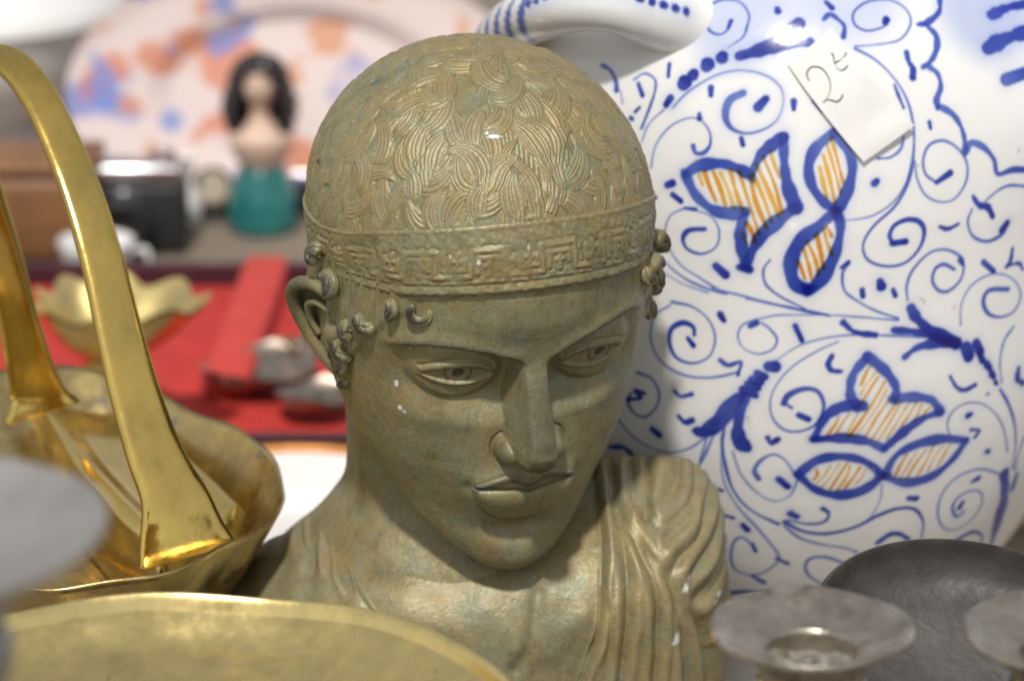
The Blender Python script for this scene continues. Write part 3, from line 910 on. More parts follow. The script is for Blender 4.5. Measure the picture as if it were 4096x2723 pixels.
BRASS = brass_material('polished_brass', (0.80, 0.56, 0.15), (0.56, 0.41, 0.13), 0.10, 26, 0.6)
BRASS_WORN = brass_material('worn_brass', (0.92, 0.72, 0.30), (0.76, 0.60, 0.26), 0.22, 24, 0.7, (55, 0.71, (0.25, 0.10, 0.05)))
BRASS_DULL = brass_material('dull_brass', (0.68, 0.52, 0.22), (0.36, 0.29, 0.15), 0.27, 40, 0.9, (70, 0.66, (0.30, 0.30, 0.30)))
PEWTER = simple('tarnished_pewter', (0.43, 0.385, 0.325), 0.27, 0.9, 0.35, 70, 0.25, 260, spots=((0.20, 0.16, 0.12), 110, 0.60, 0.7))
PEWTER_PALE = simple('pale_pewter', (0.38, 0.365, 0.345), 0.45, 0.6, 0.15, 40, 0.1, 200)
IRON = simple('dark_tarnished_metal', (0.090, 0.085, 0.080), 0.55, 0.6, 0.3, 60, 0.35, 320, spots=((0.20, 0.19, 0.17), 300, 0.68, 0.5))
WHITE_CHINA = simple('white_china', (0.78, 0.77, 0.76), 0.12, 0, 0.04, 12, coat=0.6)
WAX = simple('burnt_wax', (0.20, 0.18, 0.155), 0.6, 0, 0.6, 320, 0.5, 500)

# ------------------------------------------------------------------ table
def table_material():
    m, nt, b = mat('weathered_table_wood')
    n = NB(nt)
    g = n.noise(9, 6, 0.6, n.mapv((1, 9, 1)))
    c = n.ramp(g, [(0.3, (0.15, 0.12, 0.09)), (0.55, (0.21, 0.17, 0.13)), (0.75, (0.26, 0.21, 0.16))])
    n.to(c, b.inputs['Base Color'])
    b.inputs['Roughness'].default_value = 0.7
    n.bump(n.noise(40, 5, 0.6, n.mapv((1, 9, 1))), 0.3, 0.002, b)
    return m
V, F = rounded_box((0.0, 1.0, -0.02), (3.4, 3.6, 0.04), 0.006)
tab_o = part('table_top', V, F, table_material(), None)
tag(tab_o, kind='structure')

# ------------------------------------------------------------------ painted jug
JX, JY = 0.1232, 0.20
def jug_r(th, z):
    t = np.clip(np.abs((z - 0.225) / 0.175), 0, 0.995)
    ex = np.where(z > 0.225, 2.0 + 1.2 * np.clip((z - 0.225) / 0.06, 0, 1), 2.0)     # fuller shoulder
    r = 0.1385 * (1 - t**ex)**(1 / ex)
    d = np.hypot((th - 1.32) * 0.105, z - 0.338)
    return r + 0.052 * np.exp(-(d / 0.046)**2)
def jug_pt(th, z, off=0.0):
    th, z = np.asarray(th, float), np.asarray(z, float)
    r = jug_r(th, z) + off
    return np.stack([JX + r * np.sin(th), JY - r * np.cos(th), z + np.zeros_like(r)], -1)
# brush strokes on the glaze: (density, widths mm, [(angle mrad, height 0.1 mm), ...]); then the ochre hatching: (width mm, points)
STROKES=[(0.8,(0.84,),[(-258,3621),(-251,3673),(-291,3717),(-358,3724),(-408,3699),(-415,3654),(-385,3612),(-345,3602),(-319,3624),(-313,3654)]),(0.9,(2.02,),[(-320,3628),(-315,3653)]),(0.6,(0.67,),[(-308,3558),(-263,3598),(-250,3643)]),(1.3,(5.21,),[(-442,3409),(-440,3414)]),(1.3,(5.21,),[(-415,3446),(-413,3450)]),(1.3,(5.04,),[(-373,3485),(-372,3488)]),(1.3,(5.04,),[(-325,3521),(-324,3524)]),
(1.3,(3.7,),[(-480,3349),(-491,3323)]),(1.2,(4.2,5.21,5.54,5.88),[(-267,3529),(-194,3557),(-111,3605),(-69,3653)]),(1.1,(3.36,3.7,3.7),[(-248,3530),(-145,3565),(-32,3587)]),(0.6,(0.67,),[(-559,3161),(-542,3238),(-496,3302)]),(0.7,(0.84,0.84,0.76,0.76,0.76,0.76,0.76,0.76,0.92,1.34,2.52,3.36,3.86,3.86),[(-468,3314),(-420,3384),(-337,3452),(-256,3477),(-174,3463),(-125,3422),(-113,3368),(-127,3304),
(-164,3262),(-221,3239),(-270,3255),(-293,3302),(-284,3362),(-243,3393)]),(1.2,(3.53,),[(-192,3342),(-169,3375)]),(0.7,(0.67,0.67,0.67,0.67,0.76,1.01,1.68,2.18,2.35,2.18),[(-519,3067),(-509,3161),(-467,3241),(-409,3281),(-367,3274),(-338,3233),(-334,3184),(-352,3151),(-377,3148),(-387,3174)]),(1,(1.85,),[(-377,3301),(-375,3285)]),(0.9,(1.85,),[(-763,3432),(-723,3419),(-692,3384),(-680,3349)]),
(0.8,(1.01,),[(-622,3400),(-588,3429),(-546,3412),(-538,3369),(-547,3303),(-565,3218)]),(1.1,(2.35,),[(-603,3387),(-580,3346)]),(1.1,(1.51,),[(-505,3477),(-500,3430)]),(1,(1.18,),[(-583,3297),(-596,3278)]),(0.6,(0.67,),[(-664,3348),(-647,3302)]),(1,(1.85,),[(-609,3251),(-603,3248)]),(1.2,(2.02,),[(-349,3404),(-346,3376)]),(1.2,(2.02,),[(-81,3369),(-80,3339)]),(1.2,(1.68,),[(-238,3219),
(-232,3194)]),(1.1,(1.68,),[(-19,3370),(10,3334)]),(1.2,(2.52,),[(-151,3704),(-147,3694)]),(0.9,(1.68,),[(-400,2922),(-367,2922)]),(0.65,(0.76,),[(-400,2922),(-444,2885),(-459,2822),(-448,2754),(-406,2683),(-347,2639),(-296,2602),(-265,2584)]),(0.8,(0.76,0.76,0.84,1.01,1.34,1.68,1.51),[(-380,2920),(-322,2902),(-292,2846),(-299,2776),(-343,2740),(-388,2755),(-402,2797),(-384,2833),(-336,2845)]),
(0.65,(0.84,),[(-498,2754),(-453,2684),(-386,2625),(-309,2592),(-261,2580)]),(0.5,(0.67,),[(-465,2646),(-398,2605),(-321,2581)]),(0.6,(0.76,),[(-309,2601),(-209,2576),(-117,2548),(-25,2520),(43,2502)]),(0.7,(1.01,),[(-205,2568),(-86,2540),(36,2507)]),(0.7,(0.84,),[(-138,2734),(-156,2694),(-149,2633),(-105,2583),(-31,2533)]),(0.75,(1.01,),[(94,2723),(76,2680),(83,2610),(121,2565),(179,2518),
(250,2480)]),(1,(1.51,),[(72,2705),(93,2727)]),(1.2,(2.86,),[(-460,3007),(-444,3017)]),(1.2,(2.02,),[(-441,2971),(-414,2949)]),(1.2,(1.68,),[(-500,2954),(-495,2949)]),(1.2,(3.02,),[(-298,2694),(-269,2662)]),(1.2,(3.36,),[(168,3046),(175,3054)]),(1.2,(2.18,),[(136,2608),(139,2582)]),(1.2,(3.7,),[(190,2639),(194,2621)]),(1.2,(2.02,),[(231,2602),(238,2578)]),(1.2,(1.85,),[(-285,2488),(-275,2473)]),
(0.7,(1.09,1.09,1.09,1.09,1.01,0.92,0.76,0.67,0.59,0.5,0.42),[(124,3563),(191,3519),(248,3447),(283,3366),(297,3278),(296,3189),(283,3100),(262,3027),(223,2963),(165,2917),(109,2903),(66,2904)]),(0.85,(1.01,1.18,1.18,1.01,1.01,0.92,0.92,0.92,1.01,1.18,1.68,2.18,2.35,2.35,2.35,2.02),[(296,3189),(290,3107),(269,3026),(229,2946),(172,2882),(141,2824),(136,2773),(156,2728),(207,2703),(265,2711),
(310,2766),(325,2834),(308,2879),(268,2891),(229,2870),(215,2828),(231,2792)]),(1.2,(2.18,),[(224,2797),(266,2801)]),(1,(1.18,),[(246,3424),(256,3384),(270,3336)]),(0.8,(1.01,),[(264,3224),(252,3176),(218,3146),(179,3144)]),(0.75,(0.92,),[(297,3123),(302,3056),(328,2986),(376,2951),(425,2957),(465,3019),(471,3094),(444,3156),(397,3195),(347,3184),(324,3129),(330,3070),(363,3033)]),(1.3,(2.52,),
[(366,3032),(412,3064)]),(0.8,(2.18,),[(493,3715),(468,3673),(408,3641),(370,3636)]),(0.8,(2.18,),[(398,3634),(426,3594),(418,3549),(389,3506),(354,3482)]),(0.8,(2.18,),[(377,3480),(402,3451),(405,3403),(385,3358),(385,3326)]),(0.8,(2.18,),[(393,3329),(433,3296),(458,3245),(468,3186),(465,3137)]),(0.8,(2.18,),[(473,3144),(489,3175),(531,3152),(566,3097),(579,3035),(632,3043),(685,3033)]),
(0.7,(0.76,),[(124,3571),(213,3575),(291,3589),(344,3645),(336,3697),(279,3729),(195,3725),(135,3691),(133,3648),(175,3625),(238,3637),(251,3658)]),(1.2,(2.52,),[(246,3650),(253,3661)]),(1,(1.85,),[(34,3728),(55,3707)]),(0.8,(1.68,),[(21,3668),(45,3686),(74,3667),(94,3642),(87,3605)]),(1.1,(2.18,),[(304,3539),(306,3505),(317,3481),(312,3447)]),(1.1,(1.68,),[(352,3273),(354,3248)]),(0.9,(4.2,),
[(672,3643),(742,3663),(826,3669)]),(0.95,(5.71,),[(606,3527),(677,3555),(766,3573)]),(1,(5.54,),[(640,3405),(715,3425)]),(1.1,(2.52,),[(490,2956),(511,2918),(542,2904),(561,2861)]),(0.7,(1.01,),[(534,2931),(579,2966),(625,2979),(688,2963)]),(0.75,(1.18,),[(486,2905),(471,2856),(491,2791),(545,2759),(600,2778),(622,2818)]),(1.3,(3.19,),[(599,2796),(618,2823)]),(1,(1.51,),[(376,2849),(404,2836),
(439,2852)]),(0.75,(0.92,0.92,0.92,0.92,0.92,0.92,1.01,1.18,1.34,1.51,1.51),[(278,2552),(273,2614),(292,2681),(344,2744),(399,2750),(450,2711),(462,2665),(452,2614),(417,2576),(382,2577),(357,2620),(363,2672),(393,2689),(429,2662)]),(1,(2.18,),[(450,2698),(458,2679)]),(0.75,(0.84,0.84,0.84,0.84,0.84,0.92,1.01,1.34,1.68,1.68,1.51),[(457,2420),(459,2515),(497,2587),(574,2615),(651,2575),(690,2498),
(665,2433),(606,2421),(556,2451),(538,2508),(561,2548),(635,2534)]),(1.1,(2.18,),[(533,2673),(574,2625)]),(0.9,(1.85,),[(623,2631),(639,2654),(645,2706)]),(0.9,(1.51,),[(623,2636),(674,2636),(694,2605)]),(0.55,(0.76,),[(-170,2483),(-110,2504),(-25,2507),(36,2507),(129,2495),(250,2472)]),(0.95,(3.36,4.2,4.7,4.37,3.7),[(-405,3058),(-362,3099),(-298,3114),(-247,3102),(-205,3077)]),
(0.95,(3.36,4.54,4.7,4.7,4.2),[(-405,3058),(-369,2981),(-316,2928),(-265,2917),(-216,2928)]),(0.95,(3.36,3.86,4.2,4.2),[(-205,3073),(-176,3157),(-143,3199),(-109,3231)]),(0.95,(3.86,4.37,4.7,5.04),[(-109,3231),(-105,3135),(-93,3045),(-67,2954)]),(0.95,(4.87,5.04,4.87,4.7,4.2),[(-67,2954),(-114,2902),(-162,2840),(-191,2769),(-211,2698)]),(0.95,(3.86,4.03,4.37,4.37),[(-216,2917),(-227,2861),
(-224,2792),(-210,2711)]),(1.3,(3.86,),[(-228,2697),(-199,2691)]),(0.6,(3.7,),[(-209,3076),(-198,3057)]),(0.6,(3.36,),[(-73,2958),(-60,2950)]),(0.6,(3.36,),[(-410,3068),(-399,3053)]),(0.95,(3.36,4.54,4.87,4.87,4.54,3.7),[(45,3250),(-8,3194),(-31,3121),(-19,3038),(19,2972),(53,2945)]),(0.95,(3.36,4.2,4.7,4.7,4.54,3.7),[(45,3250),(83,3185),(101,3119),(90,3037),(68,2971),(53,2945)]),
(0.95,(3.7,4.7,4.87,4.87,4.87,5.04),[(53,2945),(5,2879),(-49,2819),(-76,2732),(-67,2646),(-27,2607)]),(0.95,(3.7,4.37,4.7,4.87,4.87,5.04),[(56,2938),(66,2870),(57,2784),(33,2703),(3,2638),(-27,2607)]),(0.7,(4.2,),[(47,2938),(59,2917)]),(0.7,(3.36,),[(-36,2633),(-9,2625)]),(0.65,(0.84,),[(-436,2509),(-482,2460),(-498,2386),(-490,2316),(-452,2252),(-392,2218),(-327,2215),(-265,2233),(-221,2256)]),
(0.85,(0.92,0.92,0.92,0.92,1.01,1.18,1.51,1.85,2.02,1.85),[(-433,2523),(-371,2515),(-319,2470),(-295,2394),(-310,2312),(-360,2273),(-412,2287),(-436,2345),(-431,2408),(-395,2441),(-363,2428),(-359,2394)]),(1.1,(2.02,),[(-378,2377),(-361,2349)]),(1.1,(2.35,),[(-281,2493),(-270,2469)]),(1.2,(2.86,),[(-59,2461),(-38,2399)]),(1.1,(2.35,),[(83,2473),(118,2432),(181,2415)]),(1,(1.68,),[(-278,2298),
(-253,2279),(-216,2297),(-224,2242)]),(0.7,(0.76,),[(-176,2481),(-213,2456),(-227,2410),(-211,2359),(-167,2336),(-125,2357),(-111,2401),(-133,2444),(-158,2469)]),(1.1,(2.18,),[(-191,2453),(-173,2468)]),(0.6,(0.76,),[(-112,2313),(-46,2377),(26,2408),(100,2420),(181,2415),(258,2403),(352,2386)]),(0.75,(0.76,0.76,0.76,0.76,0.84,0.84,0.84,0.92,1.01,1.34,1.85,2.18,2.18),[(69,2394),(3,2351),(-63,2288),
(-110,2206),(-127,2123),(-114,2050),(-76,2005),(-26,2007),(16,2044),(33,2118),(12,2182),(-31,2191),(-73,2163),(-87,2126)]),(1,(1.18,),[(-84,2126),(-62,2108)]),(1.2,(2.35,),[(-40,2076),(-12,2058)]),(1.3,(3.86,),[(-133,2285),(-115,2285)]),(1.3,(3.86,),[(-166,2252),(-144,2240)]),(1.3,(3.86,),[(-181,2224),(-156,2217)]),(1.3,(3.86,),[(-193,2205),(-168,2193)]),(1.3,(3.53,),[(-208,2179),(-171,2157)]),
(1.1,(3.36,5.38,5.88,5.04,3.86),[(-208,2153),(-238,2114),(-279,2029),(-324,1976),(-352,1974)]),(1.1,(3.7,5.04,5.38,5.54),[(-201,2145),(-220,2041),(-218,1952),(-195,1919)]),(0.85,(1.18,1.18,1.18,1.18,1.34),[(-257,2037),(-270,1941),(-261,1825),(-237,1709),(-185,1622),(-93,1555)]),(0.65,(0.84,),[(-263,1980),(-274,1863),(-266,1745),(-228,1638),(-162,1529),(-98,1412),(-83,1356)]),(0.6,(0.76,),
[(-238,1897),(-213,1792),(-161,1707),(-108,1670),(-57,1703),(-36,1784)]),(0.7,(1.01,),[(-299,1956),(-323,1875),(-351,1801)]),(0.6,(0.84,),[(-315,1963),(-343,1832)]),(0.65,(0.84,),[(-613,1963),(-564,1899),(-493,1859),(-431,1859),(-368,1896),(-321,1952)]),(0.75,(1.01,),[(-541,2196),(-492,2180),(-468,2121),(-480,2054),(-519,2002),(-558,2015),(-575,2058),(-563,2099)]),(1.1,(1.68,),[(-575,2067),
(-528,2089),(-549,2111),(-517,2110)]),(1,(2.02,),[(-654,1824),(-606,1839),(-577,1817)]),(1,(1.68,),[(-418,2141),(-398,2121),(-365,2137)]),(1.1,(2.35,),[(-406,2032),(-386,2007),(-363,2021)]),(1.2,(2.69,),[(-493,1951),(-473,1932)]),(1,(1.85,),[(52,2333),(41,2298),(53,2271),(81,2266)]),(1,(1.68,),[(428,2203),(453,2152),(483,2132),(521,2146)]),(1.1,(2.02,),[(-131,1969),(-121,1946),(-100,1966)]),
(1.2,(2.69,),[(505,2012),(516,2015)]),(1,(1.51,),[(524,1943),(558,1930),(545,1904)]),(1.2,(2.69,),[(605,1819),(614,1816)]),(1.1,(2.35,),[(334,1658),(362,1650)]),(1,(1.34,),[(571,2092),(576,2093)]),(1.1,(3.7,4.2,5.04,5.04),[(289,2518),(310,2471),(358,2411),(445,2343)]),(1.1,(2.86,3.02,4.2,5.54),[(238,2431),(304,2415),(373,2383),(445,2343)]),(1.1,(2.86,3.02,3.86,4.2),[(274,2312),(313,2347),
(374,2356),(445,2343)]),(0.5,(5.88,),[(394,2379),(430,2350)]),(1.3,(4.87,),[(479,2318),(491,2280)]),(1.3,(3.86,),[(516,2328),(533,2288)]),(1.3,(3.7,),[(530,2280),(543,2250)]),(1.3,(3.36,),[(560,2228),(573,2207)]),(1.3,(2.86,),[(582,2181),(592,2165)]),(1.3,(2.18,),[(600,2140),(608,2128)]),(0.85,(1.51,1.34,1.09,1.01,0.92),[(622,2101),(666,2023),(712,1913),(742,1795),(756,1690)]),(0.7,(0.92,),
[(628,2127),(613,2223),(626,2311),(664,2364)]),(0.8,(1.01,),[(776,1832),(769,1756),(773,1674)]),(1.1,(2.86,),[(696,2172),(696,2126),(723,2099)]),(0.65,(0.76,),[(449,1928),(432,1989),(445,2042),(488,2070),(552,2055),(617,1990),(667,1898),(704,1788)]),(0.7,(0.76,0.76,0.84,0.84,0.84,0.84,0.84,0.92,1.01,1.18,1.34,1.34,1.34),[(697,1680),(609,1733),(539,1738),(480,1703),(454,1628),(464,1541),(508,1465),
(569,1442),(625,1473),(651,1540),(630,1609),(578,1636),(530,1618),(516,1570),(548,1513),(574,1532)]),(1.1,(2.18,),[(555,1585),(548,1561)]),(1.1,(2.18,),[(571,1684),(596,1692)]),(1.2,(5.04,6.38,5.54,3.02),[(720,1672),(764,1553),(794,1414),(852,1247)]),(1.2,(3.36,),[(794,1645),(800,1571)]),(1,(2.18,2.18,1.34,1.18),[(593,1373),(654,1399),(724,1363),(755,1307)]),(0.7,(0.84,0.92,1.01,1.18,1.51,2.18),
[(-36,1774),(-73,1862),(-111,1894),(-149,1867),(-171,1816),(-158,1776)]),(1.2,(2.86,),[(-94,1777),(-67,1743)]),(1,(2.02,1.85,1.68,1.51,1.34,1.34,1.34,1.18,1.01),[(-73,1567),(-10,1520),(74,1507),(163,1534),(235,1585),(304,1611),(366,1595),(411,1521),(423,1431)]),(0.85,(1.01,1.01,1.18,1.51,2.02),[(-63,1578),(2,1558),(56,1568),(70,1609),(48,1636)]),(1.2,(2.69,),[(-54,1610),(-34,1595)]),(0.5,(0.67,),
[(233,1740),(234,1658),(202,1568),(129,1521),(60,1508)]),(0.7,(1.01,),[(-73,1545),(-15,1482),(64,1447),(138,1426),(186,1399)]),(1.1,(2.18,),[(255,1441),(294,1479),(334,1472),(373,1437)]),(0.75,(0.92,),[(-177,1428),(-205,1470),(-233,1466),(-254,1407),(-255,1315),(-219,1273),(-157,1279),(-105,1331),(-87,1367)]),(1,(1.68,),[(-98,1372),(-57,1345)]),(1.2,(2.69,),[(-210,1540),(-196,1517)]),(1,(1.85,),
[(-185,1265),(-143,1232)]),(1,(1.68,),[(-180,1445),(-170,1406)]),(0.8,(1.09,),[(95,1211),(26,1275),(7,1334),(26,1375),(77,1379),(140,1346)]),(1.1,(1.85,),[(-307,1719),(-274,1704)]),(1,(1.68,),[(-299,1648),(-277,1589),(-243,1573)]),(1,(2.02,),[(-392,1130),(-303,1145),(-201,1167),(-55,1172),(111,1152)]),(0.9,(2.02,1.85,1.68),[(-290,1111),(-231,1011),(-179,958)]),(0.95,(3.7,4.37,4.54,4.03),
[(158,2326),(117,2251),(110,2170),(129,2119)]),(0.95,(3.7,4.2,4.37,4.37),[(158,2326),(213,2261),(250,2185),(247,2131)]),(0.95,(4.03,3.86,4.03,3.86),[(247,2131),(300,2135),(369,2111),(403,2051)]),(0.95,(3.86,3.86,3.86,4.03,4.03),[(403,2051),(346,2033),(298,1994),(260,1952),(226,1910)]),(0.95,(4.03,4.03,4.03,3.7),[(226,1910),(171,1950),(94,1971),(7,1967)]),(0.95,(3.7,4.2,4.37,4.03),[(7,1967),
(34,2058),(76,2106),(132,2121)]),(1.1,(4.2,),[(133,2100),(148,2111)]),(0.6,(3.86,),[(241,2135),(253,2130)]),(0.6,(3.36,),[(219,1918),(233,1907)]),(0.5,(3.36,),[(3,1969),(18,1967)]),(0.95,(3.36,4.2,4.2,4.2,3.7),[(-37,1804),(22,1871),(97,1885),(170,1856),(236,1784)]),(0.95,(3.36,4.2,4.54,4.2,3.7),[(-37,1804),(17,1734),(88,1702),(167,1716),(236,1784)]),(0.7,(4.2,),[(219,1786),(246,1780)]),
(0.95,(3.36,4.03,4.03,4.03,3.53),[(236,1779),(269,1873),(341,1918),(427,1923),(510,1897)]),(0.95,(3.36,3.86,4.2,4.03,3.53),[(236,1779),(317,1737),(403,1751),(470,1816),(510,1894)])]
HATCH=[(1.68,[(-366,3067),(-359,3045),(-352,3022)]),(1.68,[(-343,3076),(-325,3021),(-308,2966)]),(1.68,[(-320,3085),(-298,3014),(-276,2943)]),(1.68,[(-295,3087),(-271,3012),(-249,2936)]),(1.68,[(-220,2833),(-216,2817),
(-212,2801)]),(1.68,[(-269,3086),(-247,3012),(-225,2938)]),(1.68,[(-210,2884),(-199,2844),(-188,2805)]),(1.68,[(-243,3083),(-207,2964),(-174,2842)]),(1.68,[(-214,3071),(-185,2970),(-157,2868)]),(1.68,[(-192,3082),(-165,2988),(-139,2893)]),(1.68,[(-180,3123),(-149,3018),(-120,2911)]),(1.68,[(-163,3152),(-132,3041),(-101,2929)]),(1.68,[(-144,3171),(-131,3125),(-118,3078)]),(1.6,[(0,3112),(14,3055),
(27,2997)]),(1.6,[(9,3167),(31,3071),(53,2974)]),(1.6,[(23,3197),(45,3105),(66,3011)]),(1.6,[(38,3225),(57,3142),(77,3058)]),(1.68,[(-55,2740),(-46,2699),(-36,2658)]),(1.68,[(-41,2782),(-26,2717),(-12,2652)]),(1.68,[(-25,2815),(-9,2745),(7,2676)]),(1.68,[(-9,2844),(7,2774),(23,2705)]),(1.68,[(11,2863),(22,2812),(34,2760)]),(1.68,[(31,2877),(35,2860),(39,2842)]),(1.09,[(168,2283),(152,2244),
(136,2205)]),(1.09,[(84,2070),(69,2030),(53,1988)]),(1.09,[(183,2261),(161,2210),(141,2158)]),(1.09,[(111,2080),(93,2033),(75,1986)]),(1.09,[(197,2240),(176,2187),(155,2134)]),(1.09,[(137,2089),(117,2036),(97,1983)]),(1.09,[(213,2218),(166,2101),(120,1979)]),(1.09,[(221,2180),(181,2079),(142,1976)]),(1.09,[(229,2139),(196,2055),(163,1968)]),(1.09,[(249,2127),(216,2043),(183,1956)]),
(1.09,[(272,2121),(237,2033),(203,1943)]),(1.09,[(295,2115),(263,2037),(233,1956)]),(1.09,[(318,2107),(296,2056),(276,2003)]),(1.09,[(340,2098),(326,2064),(312,2030)]),(1.09,[(363,2088),(353,2064),(343,2041)]),(1.09,[(29,1822),(22,1802),(14,1781)]),(1.09,[(63,1851),(46,1804),(29,1757)]),(1.09,[(87,1853),(67,1797),(47,1740)]),(1.09,[(110,1853),(89,1792),(68,1731)]),(1.09,[(130,1841),(111,1784),
(91,1726)]),(1.09,[(150,1828),(134,1782),(118,1736)]),(1.09,[(170,1816),(160,1785),(149,1754)]),(1.09,[(303,1868),(286,1820),(269,1771)]),(1.09,[(335,1882),(312,1819),(290,1754)]),(1.09,[(368,1895),(342,1825),(317,1754)]),(1.09,[(396,1896),(372,1831),(349,1764)]),(1.09,[(424,1894),(404,1838),(383,1781)]),(1.09,[(453,1890),(437,1849),(422,1806)])]
def glaze_material():
    m, nt, b = mat('painted_tin_glaze')
    n = NB(nt)
    c = n.attr('paint', 'Color')
    dirt = n.ramp(n.noise(38, 5, 0.7), [(0.62, 0.0), (0.80, 0.35)])
    c = n.mix(dirt, c, n.mix(1.0, c, (0.80, 0.74, 0.64), 'MULTIPLY'))
    speck = n.ramp(n.noise(210, 2, 0.5), [(0.735, 0.0), (0.77, 0.5)])
    c = n.mix(speck, c, (0.40, 0.31, 0.20))
    n.to(c, b.inputs['Base Color'])
    b.inputs['Roughness'].default_value = 0.13
    b.inputs['Coat Weight'].default_value = 0.5
    b.inputs['Coat Roughness'].default_value = 0.03
    h = n.math('ADD', n.noise(26, 3, 0.5), n.math('MULTIPLY', n.noise(150, 2, 0.5), 0.12))
    n.bump(h, 0.16, 0.004, b)
    return m
GLAZE = glaze_material()
WHITE = np.array([0.80, 0.795, 0.785])
K_BLUE = np.array([2.85, 2.25, 0.70])
K_ORNG = np.array([0.16, 0.86, 2.9])

def paint(P, strokes, hatch):
    """absorption of cobalt and ochre glaze at surface points P"""
    nv = len(P)
    cb, co, cw = np.zeros(nv, np.float32), np.zeros(nv, np.float32), np.zeros(nv, np.float32)
    r4 = np.random.default_rng(3)
    tone = sum(np.sin(P @ r4.normal(0, 150, 3) + r4.uniform(0, 6.28)) for _ in range(10)) / 4.5
    def one(pts, ws, al, acc, soft, halo):
        pts = np.array([jug_pt(a / 1000, z / 10000) for a, z in pts])
        if len(pts) > 2: pts = spline(pts, min(48, 6 * (len(pts) - 1)))
        w = np.interp(np.linspace(0, 1, len(pts)), np.linspace(0, 1, len(ws)), ws) / 2000.0 if len(ws) > 1 else np.full(len(pts), ws[0] / 2000.0)
        qq = np.linspace(0, 1, len(pts)); w = w * (1 + 0.20 * np.sin(qq * r4.uniform(3, 9) + r4.uniform(0, 6.28)) + 0.10 * np.sin(qq * 23 + r4.uniform(0, 6.28)))
        pad = w.max() * 2 + 0.003
        lo, hi = pts.min(0) - pad, pts.max(0) + pad
        ii = np.where(np.all((P > lo) & (P < hi), 1))[0]
        if not len(ii): return
        Q = P[ii]
        best = np.full(len(ii), 1.0); bh = np.full(len(ii), 1.0); tpar = np.zeros(len(ii))
        for k in range(len(pts) - 1):
            a, b = pts[k], pts[k + 1]
            ab = b - a
            q = np.clip((Q - a) @ ab / (ab @ ab + 1e-12), 0, 1)
            d = np.linalg.norm(Q - a - q[:, None] * ab, axis=1) - (w[k] * (1 - q) + w[k + 1] * q)
            tpar = np.where(d < best, (k + q) / (len(pts) - 1), tpar)
            best = np.minimum(best, d)
        d = best * 1000
        c = al * (1 - sm((d + soft * 0.6) / soft))
        c = c * (0.86 + 0.16 * tone[ii]) * (0.88 + 0.24 * tpar)
        c = np.maximum(c, halo * np.exp(-np.clip(d, 0, None) / 1.6) * (d < 6))
        acc[ii] = np.maximum(acc[ii], c) + 0.35 * np.minimum(acc[ii], c) * (al > 0.9)
    for al, ws, pts in strokes:
        one(pts, tuple(w * (1.16 if max(ws) < 2.2 else 1.06) for w in ws), al * 1.3, cb, 0.85 if max(ws) > 2.4 else 0.7, 0.10 if max(ws) > 2.6 else 0.03)
    for w, pts in hatch:
        j = lambda p, k: (p[0] + r4.normal(0, k), p[1] + r4.normal(0, k))
        one([j(pts[0], 4), j(pts[1], 3), j(pts[2], 4)], (w * r4.uniform(0.7, 1.25),), r4.uniform(0.8, 1.6), co, 0.6, 0.0)
    return cb, co

